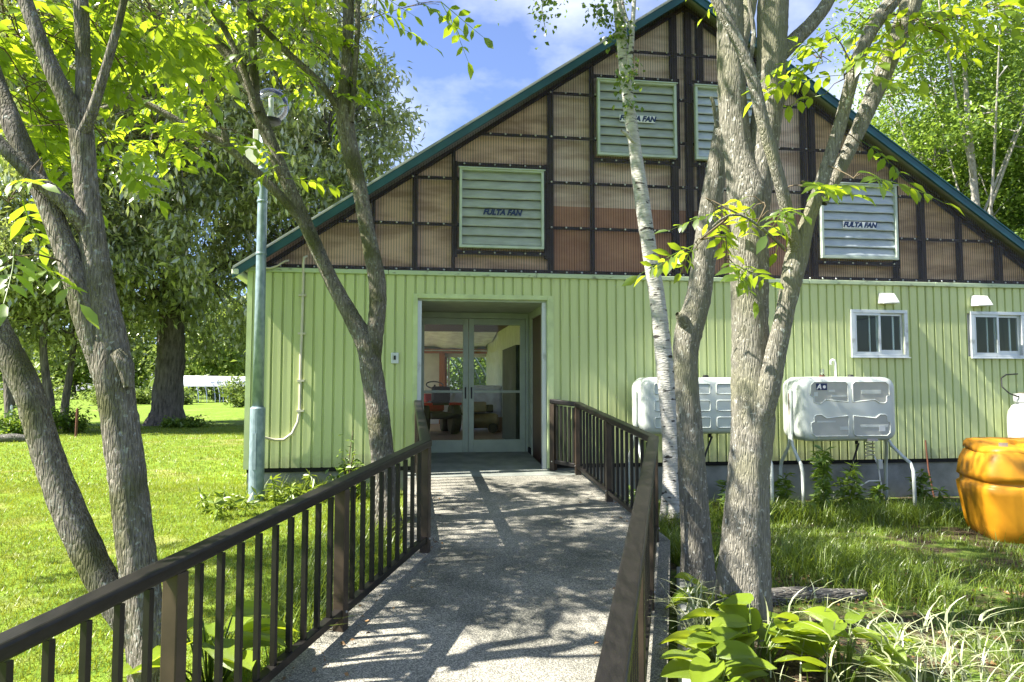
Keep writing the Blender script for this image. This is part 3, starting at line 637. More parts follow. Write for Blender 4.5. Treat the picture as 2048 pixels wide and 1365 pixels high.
dfm = MB().box(DOOR[0] + .002, DOOR[1] - .012, RD, RD + .1, DT, 2.719).box(DOOR[0] + .002, DOOR[0] + .045, RD, RD + .1, DB, DT - .001).box(DOOR[1] - .05, DOOR[1] - .012, RD, RD + .1, DB, DT - .001).box(DOOR[0] + .002, DOOR[1] - .012, RD - .02, RD + .1, DB - .06, DB - .002)
bevel(dfm.build('door_frame', M['doorframe'], house), .004)
mid = -.415
for q, (x0, x1) in enumerate(((DOOR[0] + .047, mid - .002), (mid + .002, DOOR[1] - .052))):
    y0, y1 = RD + .03, RD + .07
    dl = MB().box(x0, x0 + .075, y0, y1, DB, DT - .002).box(x1 - .075, x1, y0, y1, DB, DT - .002).box(x0 + .0755, x1 - .0755, y0, y1, DB, DB + .17).box(x0 + .0755, x1 - .0755, y0, y1, DT - .09, DT - .002).box(x0 + .0755, x1 - .0755, y0 + .005, y1 - .005, 1.60, 1.635)
    leaf = bevel(dl.build('sliding_door', M['doorframe'], house), .003)
    hb('pane', M['glass'], x0 + .074, x1 - .074, y0 + .017, y0 + .022, DB + .165, 1.602, parent=leaf); hb('pane', M['glass'], x0 + .074, x1 - .074, y0 + .017, y0 + .022, 1.633, DT - .085, parent=leaf)
    hx = x1 - .05 if q == 0 else x0 + .03
    hb('handle', M['black'], hx, hx + .022, y0 - .006, y0 - .001, 1.52, 1.68, parent=leaf)
hb('doorbell', M['alu'], -1.46, -1.37, -.04, -.012, 1.955, 2.085, bev=.006); hb('doorbell_button', M['black'], -1.428, -1.402, -.046, -.0405, 2.0, 2.05)
hb('doorbell_button', M['cream'], -1.445, -1.432, -.045, -.0405, 2.0, 2.06)
# conduit on the wall
c1 = MB().tube([(-2.45, -.02, 3.22), (-2.485, -.04, 3.20), (-2.49, -.045, 3.12), (-2.49, -.045, 2.6), (-2.50, -.045, 2.0), (-2.50, -.045, 1.40), (-2.52, -.045, 1.27), (-2.58, -.045, 1.14), (-2.67, -.045, 1.07), (-2.77, -.045, 1.065), (-2.86, -.08, 1.09), (-2.90, -.2, 1.12)], .0155, 10)
c1.build('conduit', M['pipe'], house, smooth_=True)
for zz in (2.75, 2.3, 1.75, 1.4): hb('pipe_clip', M['pipe'], -2.535, -2.455, -.064, -.012, zz - .012, zz + .012)
MB().tube([(-2.98, -.10, 3.06), (-2.86, -.09, 3.055), (-2.78, -.07, 3.09), (-2.70, -.05, 3.15), (-2.66, -.03, 3.16)], .012, 8).build('conduit', M['pipe'], house, smooth_=True)

# inside of the hall
hb('reed_ceiling', M['reed'], SL + .12, .78, 1.45, DP - .13, 2.93, 2.97)
cl = []
for i in range(33):
    x = SL + .15 + i * .115; sag = .10 * abs(math.sin(i * .29 + .6)) + .02 * math.sin(i * 1.7)
    cl.append([(x, DP - 2.6, 2.92), (x, DP - 1.6, 2.78 - sag), (x, DP - .8, 2.80 - sag * .6), (x, DP - .16, 2.74 - sag)])
V = [p for r in cl for p in r]; Fc = [(i * 4 + j, i * 4 + j + 1, i * 4 + 5 + j, i * 4 + 4 + j) for i in range(32) for j in range(3)]
ob('ceiling_sheet', mesh_from('ceiling_sheet', V, Fc, True), M['cloth'], house)
for xx in (-2.2, -.35, 1.13): hb('hall_post', M['wood_o'], xx - .07, xx + .07, DP - .30, DP - .16, FL, 2.55)
hb('hall_beam', M['wood_o'], SL + .12, 1.4, DP - .30, DP - .16, 2.551, 2.66); hb('tie_bar', M['steel'], SL + .12, .77, DP - .42, DP - .38, 2.60, 2.63)
hb('hall_window', M['wood_o'], WB[0] - .05, WB[0], DP - .15, DP - .1, WB[2], WB[3]); hb('hall_window', M['white'], WB[0] + .02, WB[0] + .07, DP - .1, DP - .05, WB[2], WB[3])
hb('cabinet', M['olive'], .44, .775, 2.6, 4.2, FL, 2.35); hb('wall_board', M['wall_in'], -2.6, -1.0, DP - .2, DP - .15, 1.1, 2.4)

def loc_in(x, Y, z=FL): return np.array([(x - CX) / F * Y, Y, z])
# ride-on tractor seen from behind
p = loc_in(876, 14.6); tr = empty('garden_tractor', p, TH + .12, 'small red garden tractor parked inside the glass doors', 'tractor')
bevel(MB().box(-.20, .20, -.5, 1.0, .30, .42).build('chassis', M['black'], tr), .02)
bevel(MB().box(-.21, .21, .42, 1.08, .42, .78).build('hood', M['redpaint'], tr), .04)
for sg in (-1, 1):
    bevel(MB().box(sg * .28 - .12, sg * .28 + .12, -.42, .2, .56, .61).build('fender', M['redpaint'], tr), .02)
    for yy, r in ((-.15, .30), (.82, .2)):
        q = MB().lathe([(r * .55, -.09), (r * .92, -.09), (r, -.05), (r, .05), (r * .92, .09), (r * .55, .09)], n=20); q.v = [(sg * .30 + z, yy + y, r + x) for x, y, z in q.v]; wh = q.build('wheel', M['black'], tr, smooth_=False)
        q = MB().lathe([(r * .54, -.06), (r * .2, -.03), (r * .2, .03), (r * .54, .06)], n=16); q.v = [(sg * .30 + z, yy + y, r + x) for x, y, z in q.v]; q.build('rim', M['steel'], wh)
bevel(MB().box(-.19, .19, -.32, .12, .56, .64).build('seat', M['black'], tr), .03)
bevel(MB().box(-.18, .18, -.38, -.30, .62, .92).build('backrest', M['black'], tr), .04)
MB().tube([(.17 * math.cos(a), .38 + .14 * math.sin(a), .95 + .07 * math.sin(a)) for a in np.linspace(0, 2 * math.pi, 21)], .013, 6, False).build('steering_wheel', M['black'], tr)
MB().tube([(0, .55, .6), (0, .38, .95)], .02, 8).build('steering_column', M['black'], tr)
# covered machine
p = loc_in(945, 16.3); cm = empty('covered_machine', p, TH, 'machine under a white dust sheet below the rear window', 'machine')
cv = []
for i, zz in enumerate((.95, .93, .85, .5, .22)):
    r = []
    for k_ in range(40):
        a = 2 * math.pi * k_ / 40; e = .35
        cx_ = math.copysign(abs(math.cos(a)) ** e, math.cos(a)); cy_ = math.copysign(abs(math.sin(a)) ** e, math.sin(a))
        g = (.60 + .06 * i * .5) if i else .54; wv = 1 + (.03 * math.sin(k_ * 1.9) + .02 * math.sin(k_ * 3.3)) * (i > 1)
        r.append((cx_ * g * wv, cy_ * (.42 if i else .37) * wv, zz - (.12 * (cx_ < -.5) if i < 2 else 0)))
    cv.append(r)
rings('dust_sheet', cv[::-1], M['cloth'], cm)
for xx in (-.45, .45):
    for yy in (-.3, .3): hb('leg', M['black'], xx - .03, xx + .03, yy - .03, yy + .03, 0, .4, parent=cm)
# compressor
p = loc_in(962, 14.9); co = empty('air_compressor', p, TH, 'dull gold air compressor on wheels behind the glass doors', 'compressor')
q = MB().lathe([(.02, -.36), (.12, -.34), (.15, -.28), (.15, .28), (.12, .34), (.02, .36)], n=20); q.v = [(z, y, .24 + x) for x, y, z in q.v]; q.build('air_tank', M['gold'], co, smooth_=True)
bevel(MB().box(-.2, .1, -.1, .1, .405, .62).build('motor', M['gold'], co), .03); bevel(MB().box(.11, .24, -.08, .08, .405, .56).build('pump', M['black'], co), .02)
for xx in (-.25, .22):
    q = MB().lathe([(.03, -.03), (.09, -.03), (.1, 0), (.09, .03), (.03, .03)], n=16); q.v = [(xx + x, -.17 + z, .10 + y) for x, y, z in q.v]; q.build('wheel', M['black'], co)
MB().tube([(-.3, .1, .3), (-.5, .1, .5), (-.5, -.1, .5), (-.3, -.1, .3)], .015, 6).build('handle', M['black'], co)
bevel(MB().box(-.2, .2, -.15, .15, 0, .28).build('cardboard_box', mat('cardboard', (.34, .23, .14), .9), loc=tuple(loc_in(1000, 15.6)), label='brown cardboard box beside the compressor inside the hall', cat='box'), .005)

# ------------------------------------------------------------------ lamp post
lb = at(512, 990, 8.35); lb[2] = float(gz(lb[0], lb[1]))
lamp = empty('lamp_post', lb, 0, 'tall grey lamp post with a clear glass globe at the barn corner', 'lamp post')
H0 = 1.66 - lb[2]
bevel(MB().lathe([(.083, -.2), (.083, 1.02), (.074, 1.035), (.066, 1.04)], n=24).build('base_sleeve', M['lamp'], lamp, smooth_=False), .003)
MB().lathe([(.062, 1.03), (.056, 2.4), (.05, 3.9), (.048, 3.96), (.052, 3.97), (.052, 4.0), (.046, 4.02), (.045, 4.17)], n=24).build('pole', M['lamp'], lamp, smooth_=True)
for zz in (2.75, 3.35, 3.72, 3.78): MB().lathe([(.058, zz), (.061, zz + .006), (.061, zz + .02), (.058, zz + .026)], n=24).build('pole_band', M['lamp'], lamp)
MB().box(-.02, .02, -.095, -.08, .35, .75).build('access_hatch', M['lamp'], lamp)
GC = np.array([.075, 0, 4.48]); gr = .195
MB().tube([(0, 0, 4.15), (.02, 0, 4.22), (.06, 0, 4.29)], .035, 12).build('neck', M['black'], lamp, smooth_=True)
MB().lathe([(.05, 4.255), (.10, 4.27), (.115, 4.285), (.115, 4.315), (.06, 4.32)], (GC[0], 0, 0), 24).build('globe_holder', M['black'], lamp)
MB().lathe([(gr * math.sin(a), -gr * math.cos(a)) for a in np.linspace(.45, math.pi - .01, 22)], GC, 32).build('globe', M['globe'], lamp, smooth_=True)
MB().lathe([(.035, 4.32), (.04, 4.36), (.035, 4.40), (.026, 4.41), (.028, 4.52), (.032, 4.56), (.02, 4.59)], (GC[0], 0, 0), 16).build('bulb', M['white'], lamp, smooth_=True)
bevel(MB().box(-.22, -.05, -.03, .05, 3.80, 4.00).build('sensor_box', M['cream'], lamp), .01)
MB().tube([(-.05, .01, 3.9), (-.02, 0, 3.9)], .02, 8).build('bracket', M['lamp'], lamp); bevel(MB().box(-.12, -.05, -.02, .03, 4.01, 4.2).build('sensor_head', M['cream'], lamp), .01)

# ------------------------------------------------------------------ oil tanks against the wall
def rrect(cx, cz, hx, hz, r, n=6):
    P = []
    for q, (ox, oz) in enumerate(((1, 1), (-1, 1), (-1, -1), (1, -1))):
        for k in range(n + 1):
            a = math.pi / 2 * (q + k / n); P.append((cx + ox * (hx - r) + r * math.cos(a), cz + oz * (hz - r) + r * math.sin(a)))
    return P
def oil_tank(s0, s1, z0, z1, label, style):
    d0, d1 = -.74, -.22; base = fw((s0 + s1) / 2, (d0 + d1) / 2, 0); base[2] = float(gz(base[0], base[1]))
    root = empty('oil_tank', base, TH, label, 'oil tank', 'home heating oil tanks along the barn wall')
    hx = (s1 - s0) / 2; dy = (d1 - d0) / 2; zc = (z0 + z1) / 2 - base[2]; hz = (z1 - z0) / 2
    Rg = []
    for y, ins in ((-dy, .07), (-dy + .012, .035), (-dy + .04, .010), (-dy + .085, 0), (0, 0), (dy - .085, 0), (dy - .04, .010), (dy - .012, .035), (dy, .07)):
        Rg.append([(x, y, z) for x, z in rrect(0, zc, hx - ins, hz - ins, .13 - ins * .6)])
    body = rings('body', Rg[::-1], M['tank'], root)
    y = -dy - .004
    if style == 0:
        # four pressed panels parted by a spindle-shaped rib
        for sx_ in (-1, 1):
            for sz in (-1, 1):
                pl = [(.03, .085), (.03, .31), (.06, .335), (.45, .335), (.49, .30), (.50, .17), (.46, .155), (.46, .09), (.43, .07), (.37, .07), (.31, .115)]
                P = [(sx_ * a * (hx / .60), zc + sz * b_ * (hz / .40)) for a, b_ in pl]
                if sx_ * sz < 0: P = P[::-1]
                n = len(P); V = [(a, y + .001, b_) for a, b_ in P] + [(a, y + .03, b_) for a, b_ in P]
                ob('pressed_panel', mesh_from('pressed_panel', V, [tuple(range(n)), tuple(range(2 * n - 1, n - 1, -1))] + [(i, i + n, (i + 1) % n + n, (i + 1) % n) for i in range(n)]), M['tank_mark'], body)
                MB().tube([(a, y, b_) for a, b_ in P] + [(P[0][0], y, P[0][1])], .007, 6, False).build('rib', M['tank'], body, smooth_=True)
        lg = hb('maker_mark', M['navy'], -.44, -.30, y - .003, y - .0005, zc + .225, zc + .305, parent=body)
        V = [(-.435, y - .004, zc + .23), (-.365, y - .004, zc + .23), (-.385, y - .004, zc + .295)]
        me = text_mesh('A', .085, .25, .003, .0008); ob('mark_print', me, M['sticker'], body, loc=(-.405, y - .004, zc + .263), rot=(math.pi / 2, 0, 0))
        q = MB().lathe([(.019, 0), (.019, .001)], n=16); q.v = [(-.335 + a, y - .0045 + c_, zc + .263 + b_) for a, b_, c_ in q.v]; q.build('mark_print', M['sticker'], body)
        for (xa, xb, za, zb) in ((.14, .40, .18, .225), (-.25, -.05, .14, .165), (-.28, -.20, .2, .225), (-.47, -.42, .15, .2), (-.44, -.2, -.16, -.14), (-.15, -.02, -.25, -.21), (.12, .48, -.22, -.19)):
            bevel(hb('worn_patch', M['tank'], xa, xb, y - .002, y + .0005, zc + za, zc + zb, parent=body), .002)
        hb('data_plate', M['alu'], .36, .44, y - .003, y - .0005, zc - .27, zc - .20, parent=body); hb('data_plate', M['steel'], .20, .34, y - .003, y - .0005, zc - .385, zc - .355, parent=body)
    else:
        for zz in (-.13, .0, .13):
            for xa, xb in ((-hx + .13, -.28), (-.2, .12), (.2, hx - .13)):
                P = rrect((xa + xb) / 2, zc + zz * 1.5, (xb - xa) / 2, .06, .02, 3); n = len(P)
                MB().tube([(a, y, b_) for a, b_ in P] + [(P[0][0], y, P[0][1])], .008, 6, False).build('rib', M['tank'], body, smooth_=True)
    # fittings
    zt = zc + hz
    MB().lathe([(.035, -.02), (.035, .015), (.03, .022), (.03, .03)], (.18, 0, zt), 16).build('filler_cap', M['black'], root)
    MB().lathe([(.033, -.02), (.033, .02), (.02, .022)], (-.2, 0, zt), 16).build('gauge_base', M['rust'], root); MB().lathe([(.024, .02), (.024, .09), (.02, .1)], (-.2, 0, zt), 16).build('gauge_glass', M['globe'], root, smooth_=True)
    if style == 0:
        MB().tube([(-.02, 0, zt - .01), (-.02, 0, zt + .17), (-.03, 0, zt + .205), (-.055, 0, zt + .215), (-.08, 0, zt + .20), (-.085, 0, zt + .15)], .014, 8).build('vent_pipe', M['white'], root, smooth_=True)
    # stands
    for sg in (-1, 1):
        x = sg * (hx + .02)
        bevel(MB().box(x - .012, x + .012, -.045, .045, zc - hz + .08, zc + hz - .16).build('side_bracket', M['tank'], root), .006)
        MB().box(x - .013 if sg < 0 else x + .010, x - .010 if sg < 0 else x + .013, -.01, .01, zc - hz + .1, zc + hz - .2).build('bracket_slot', M['rust'], root)
        for sy_ in (-1, 1):
            zb = zc - hz; gzv = -.12
            sp = sg * .16 if sg > 0 else -.0
            P = [(x, sy_ * .018, zb + .30), (x, sy_ * .02, zb + .02), (x + sp * .2, sy_ * .05, zb - .07), (x + sp * .6, sy_ * .15, zb - .19), (x + sp * .9, sy_ * .23, zb - .27), (x + sp, sy_ * .26, zb - .36), (x + sp, sy_ * .265, zb - .55), (x + sp, sy_ * .265, gzv)]
            MB().tube(P, .021, 10).build('leg', M['tank'], root, smooth_=True)
    MB().tube([(.20, -.05, zc - hz + .02), (.20, -.05, zc - hz - .05)], .02, 8).build('outlet_valve', M['black'], root); MB().tube([(.22, -.06, zc - hz - .04), (.14, -.09, zc - hz - .2), (.05, -.11, zc - hz - .42)], .012, 8).build('drain_pipe', M['black'], root)
    if style == 0:
        P = [(.42 + .055 * math.cos(a), .02 + .055 * math.sin(a), zc - hz - .01 - a * .0072) for a in np.linspace(0, 2 * math.pi * 4.5, 90)]
        MB().tube(P, .006, 6).build('copper_coil', M['pipe'], root, smooth_=True)
        MB().tube([(.46, 0, zc - hz - .2), (.50, -.02, zc - hz - .32), (.50, -.05, zc - hz - .5), (.52, -.05, zc - hz - .62), (.46, -.04, -.05)], .009, 8).build('fuel_hose', M['white'], root, smooth_=True)
        MB().tube([(.50, -.05, zc - hz - .5), (.30, -.12, zc - hz - .49), (.12, -.16, zc - hz - .56), (0, -.18, zc - hz - .72), (-.08, -.2, -.03)], .009, 8).build('fuel_hose', M['white'], root, smooth_=True)
        bevel(MB().box(.47, .53, -.07, -.03, zc - hz - .36, zc - hz - .24).build('strainer', M['alu'], root), .01)
    return root
oil_tank(3.37, 4.60, 1.03, 1.80, 'white oil tank with four pressed panels on splayed legs below the window', 0)
oil_tank(1.42, 2.78, 1.13, 1.79, 'white ribbed oil tank partly hidden behind the birch trunk', 1)

# orange plastic tank
ot_l = at(1922, 1000, 7.6)
OB = np.array([5.42, 7.5, 0]); OB[2] = float(gz(OB[0], OB[1])) - .03
ort = empty('septic_tank', OB, R(-12), 'large orange plastic tank sitting in the grass at the frame edge', 'tank')
def sring(hx, hy, z, e=.34, n=72, rib=0):
    P = []
    for k in range(n):
        a = 2 * math.pi * k / n + .01; cx_ = math.copysign(abs(math.cos(a)) ** e, math.cos(a)); cy_ = math.copysign(abs(math.sin(a)) ** e, math.sin(a))
        g = 1 - rib * (1 if abs(math.sin(a * 2.0 + .3)) < .12 else 0)
        P.append((cx_ * hx * g, cy_ * hy * g, z))
    return P
prof = [(.66, .40, 0), (.70, .425, .03), (.735, .445, .14), (.765, .46, .32), (.79, .475, .47), (.795, .48, .53), (.785, .47, .545), (.765, .455, .56), (.765, .455, .60), (.79, .475, .615), (.785, .47, .66), (.765, .455, .78), (.73, .43, .86), (.70, .41, .885), (.60, .34, .89)]
low = rings('shell', [sring(a, b, z, .25, 96, rib=.035 if .05 < z < .54 else .02) for a, b, z in prof], M['orange'], ort)
rings('top_cover', [[(x, y + .02, z + .05 * (y > .1)) for x, y, z in sring(a, b, z, .3)] for a, b, z in ((.73, .435, .845), (.725, .43, .895), (.70, .41, .925), (.64, .36, .935), (.56, .28, .925), (.3, .15, .92))], M['orange'], ort)
rings('hatch_dome', [[(x + .16, y - .12, z) for x, y, z in sring(a, b, z, .4)] for a, b, z in ((.56, .325, .64), (.55, .32, .80), (.525, .30, .90), (.48, .27, .945), (.40, .22, .962), (.2, .1, .966))], M['orange'], ort)
hb('tag_plate', M['steel'], -.58, -.50, -.22, -.21, .92, .965, parent=ort)
# gas cylinder and hose by the wall
gp = fw(6.72, -.28, 0); gp[2] = float(gz(gp[0], gp[1]))
gcy = empty('gas_cylinder', gp, 0, 'white gas cylinder standing by the wall behind the orange tank', 'gas cylinder')
MB().lathe([(.17, 0), (.18, .03), (.18, 1.05), (.165, 1.13), (.12, 1.2), (.07, 1.235), (.05, 1.25)], n=28).build('body', M['white'], gcy, smooth_=True)
MB().lathe([(.09, 1.24), (.1, 1.25), (.1, 1.36), (.09, 1.36)], n=20).build('collar', M['white'], gcy); MB().lathe([(.03, 1.24), (.03, 1.34), (.04, 1.345), (.04, 1.37)], n=12).build('valve', M['gold'], gcy)
MB().tube([(0, -.03, 1.33), (-.10, -.06, 1.32), (-.2, -.05, 1.36), (-.25, .02, 1.45), (-.2, .1, 1.56), (-.08, .18, 1.61), (.1, .22, 1.62)], .009, 8).build('hose', M['black'], gcy, smooth_=True)
dp = fw(5.15, -.95, 0); dp[2] = float(gz(dp[0], dp[1]))
bevel(MB().lathe([(.26, -.04), (.27, .01), (.25, .045), (.05, .055)], (0, 0, 0), 28).build('drain_cover', mat('black_plastic', (.055, .06, .065), .5), loc=dp, label='round black drain cover lying in grass beside the orange tank', cat='drain cover'), .006)
MB().tube([fw(5.57, -.10, .05), fw(5.52, -.03, .6), fw(5.50, -.02, .98)], [.012, .011, .009], 8).build('iron_rod', M['rust'], label='thin rusty rod leaning against the green wall', cat='rod')

# ------------------------------------------------------------------ trees
def catmull(P, step):
    P = np.array(P, float)
    if len(P) == 2: n = max(2, int(np.linalg.norm(P[1, :3] - P[0, :3]) / step)); return P[0] + (P[1] - P[0]) * np.linspace(0, 1, n + 1)[:, None]
    Q = np.vstack([2 * P[0] - P[1], P, 2 * P[-1] - P[-2]]); out = []
    for i in range(1, len(Q) - 2):
        n = max(2, int(np.linalg.norm(Q[i + 1, :3] - Q[i, :3]) / step))
        for t in np.arange(n) / n:
            a, b, c_, d = Q[i - 1], Q[i], Q[i + 1], Q[i + 2]
            out.append(.5 * (2 * b + (c_ - a) * t + (2 * a - 5 * b + 4 * c_ - d) * t * t + (3 * b - a - 3 * c_ + d) * t ** 3))
    out.append(P[-1]); return np.array(out)
def limb(P, sides=20, step=.035, rough=.05, seed=0, flare=0):
    """P rows x, y, z, radius -> bark tube with lumpy relief"""
    C = catmull(P, step); n = len(C); g = np.random.default_rng(seed)
    V = np.zeros((n, sides, 3)); up = None
    ph = g.uniform(0, 6, 12)
    for i in range(n):
        t = C[min(i + 1, n - 1), :3] - C[max(i - 1, 0), :3]; t /= np.linalg.norm(t) + 1e-9
        if up is None: up = np.cross(t, [0.3, 1, .2])
        up = up - t * (up @ t); up /= np.linalg.norm(up); b = np.cross(t, up)
        a = 2 * np.pi * np.arange(sides) / sides; h = i * step
        r = max(C[i, 3], .002) * (1 + rough * (np.sin(3 * a + h * 2.1 + ph[0]) * .5 + np.sin(5 * a - h * 3.7 + ph[1]) * .35 + np.sin(2 * a + h * 7 + ph[2]) * .4) + rough * .45 * g.normal(size=sides))
        if flare: r = r * (1 + flare * np.exp(-h / .30) * (.6 + .5 * np.cos(5 * a + ph[3])))
        V[i] = C[i, :3] + r[:, None] * (np.cos(a)[:, None] * up + np.sin(a)[:, None] * b)
    k = np.arange(sides); k2 = (k + 1) % sides; i = np.arange(n - 1)[:, None]
    Q = np.stack([i * sides + k, i * sides + k2, (i + 1) * sides + k2, (i + 1) * sides + k], -1).reshape(-1, 4)
    return V.reshape(-1, 3), Q, C
def px_limb(L_):
    return np.array([np.append(at(x, y, Y), d / 2 * .83 * Y / F) for x, y, d, Y in L_])

# --- a pinnate leaf: rachis with paired leaflets (built along +x, hanging blades)
def leaflet(L_, W, fold, droop):
    rows_ = [(0, 0), (.28, .8), (.62, 1), (1, 0)]
    V = [(0, 0, 0)]
    for t, wv in rows_[1:3]:
        z = -droop * t * t * L_
        V += [(t * L_, W / 2 * wv, z + fold * W * wv), (t * L_, 0, z), (t * L_, -W / 2 * wv, z + fold * W * wv)]
    V.append((L_, 0, -droop * L_))
    T = [(0, 2, 1), (0, 3, 2), (1, 2, 5), (1, 5, 4), (2, 3, 6), (2, 6, 5), (4, 5, 7), (5, 6, 7)]
    return np.array(V), np.array(T)
def pinnate(g, length=.40, pairs=5, ll=.125, lw=.052):
    V = []; T = []; k = 0
    def push(v, t):
        nonlocal k
        V.append(v); T.append(t + k); k += len(v)
    def rach(t): return np.array([t * length, .02 * math.sin(t * 2.5), -.22 * length * t * t])
    ts = np.linspace(0, 1, 5); ring = []
    for t in ts:
        p = rach(t); r = .0035 * (1 - .6 * t); ring += [p + [0, r, 0], p + [0, -r, r * .5], p + [0, 0, -r]]
    tri = []
    for i in range(4):
        for a in range(3):
            b = (a + 1) % 3; tri += [(i * 3 + a, i * 3 + b, i * 3 + 3 + b), (i * 3 + a, i * 3 + 3 + b, i * 3 + 3 + a)]
    push(np.array(ring), np.array(tri))
    def put(t, yaw, sc_):
        v, tr_ = leaflet(ll * sc_, lw * sc_ * g.uniform(.85, 1.15), g.uniform(.05, .2), g.uniform(.05, .5))
        roll = g.uniform(-.35, .35); pit = g.uniform(-.05, .5)
        m = np.array(Matrix.Rotation(yaw, 3, 'Z') @ Matrix.Rotation(pit, 3, 'Y') @ Matrix.Rotation(roll, 3, 'X')); push(v @ m.T + rach(t), tr_)
    for i in range(pairs):
        t = .22 + .72 * i / pairs; s_ = .72 + .5 * math.sin(math.pi * min(1, (i + .8) / pairs))
        for sg in (-1, 1): put(t + g.uniform(-.02, .02), sg * g.uniform(.9, 1.25), s_ * .85)
    put(1, g.uniform(-.2, .2), 1.0)
    return np.vstack(V), np.vstack(T)
gL = np.random.default_rng(3)
PIN = [pinnate(gL, gL.uniform(.36, .46), int(gL.integers(4, 6))) for _ in range(7)]
PIN_ME = [mesh_from('leaf', v, t) for v, t in PIN]
def leaf_rot(g, out, droop=(-.15, .5)):
    """orientation: x axis outward and sagging"""
    d = np.array([out[0], out[1], 0.0]); d = d / (np.linalg.norm(d) + 1e-6); a = math.atan2(d[1], d[0]) + g.normal() * .75
    return Matrix.Rotation(a, 3, 'Z') @ Matrix.Rotation(g.uniform(*droop), 3, 'Y') @ Matrix.Rotation(g.normal() * .35, 3, 'X')
def stamp(protos, pos, rots, scales, g):
    V = []; T = []; Rn = []; k = 0
    for p, r, s_ in zip(pos, rots, scales):
        v, t = protos[int(g.integers(len(protos)))]; V.append(v * s_ @ np.array(r).T + p); T.append(t + k); k += len(v); Rn.append(np.full(len(v), g.random()))
    return np.vstack(V), np.vstack(T), np.concatenate(Rn)
def tree(name, label, cat, limbs, bark, clusters=(), crowns=(), seed=0, sides=22, rough=.05, leafm=None, group=None, lscale=1.0, flare=.55):
    g = np.random.default_rng(seed); P0 = limbs[0]; base = np.array(P0[0][:3], float); base[2] = float(gz(base[0], base[1]))
    root = empty(name, base, 0, label, cat, group); skel = []
    for i, P in enumerate(limbs):
        V, Q, C = limb(P, sides if i == 0 or P[0][3] > .03 else 10, .035 if P[0][3] > .02 else .06, rough, seed * 31 + i, flare if i == 0 else 0)
        ob('trunk' if i == 0 else 'branch', mesh_from('limb', V - base, Q, True), bark, root); skel.append(C[:, :3])
    skel = np.vstack(skel); tw = MB()
    for (c, rad, n) in clusters:                       # leaves one can pick out: each its own part on a twig
        c = np.array(c); j = np.argmin(np.linalg.norm(skel - c, axis=1) + .35 * np.maximum(0, skel[:, 2] - c[2])); s0 = skel[j]
        mid_ = (s0 + c) / 2 + g.normal(size=3) * .06 + [0, 0, .08]; tp = catmull([s0, mid_, c, c + (c - s0) * .12 + [0, 0, -.03]], .06); tw.tube(tp, list(np.linspace(.0055, .002, len(tp))), 5)
        for _ in range(n):
            q = c + g.normal(size=3) * np.array(rad) * .6; a = tp[int(len(tp) * g.uniform(.45, .99))]
            tw.tube([a, (a + q) / 2 + [0, 0, .02], q], [.004, .003, .002], 4, False)
            rt = leaf_rot(g, q - s0); o = ob('leaf', PIN_ME[int(g.integers(7))], leafm or M['leaf'], root, loc=q - base); o.rotation_euler = rt.to_euler(); s_ = g.uniform(.75, 1.15) * lscale; o.scale = (s_, s_, s_)
    pos = []; rots = []; scs = []
    for (c, rad, n) in crowns:                         # out-of-view canopy overhead, shaped to cast dappled shade
        c = np.array(c, float); ncl = max(3, n // 14)
        cc = g.normal(size=(ncl, 3)); cc /= np.linalg.norm(cc, axis=1)[:, None]; cc = c + cc * np.array(rad) * (g.random((ncl, 1)) ** .45)
        for q in cc:
            j = np.argmin(np.linalg.norm(skel - q, axis=1)); tp = catmull([skel[j], (skel[j] + q) / 2 + [0, 0, .15], q], .12); tw.tube(tp, list(np.linspace(.014, .004, len(tp))), 5)
            for _ in range(14):
                pos.append(q + g.normal(size=3) * [.36, .36, .24]); rots.append(leaf_rot(g, g.normal(size=3))); scs.append(g.uniform(.8, 1.2))
    if tw.v: tw.build('twigs', M['twig'], root, world=True, smooth_=True, kind='stuff')
    if pos:
        V, T, Rn = stamp(PIN, pos, rots, scs, g); ob('crown', mesh_from('crown', V - base, T, rnd=Rn), M['leaf_m'], root, kind='stuff')
    return root
def cl(x, y, Y, rx, ry, n, ryd=.3):
    return (at(x, y, Y), (rx * Y / F, ryd, ry * Y / F), n)

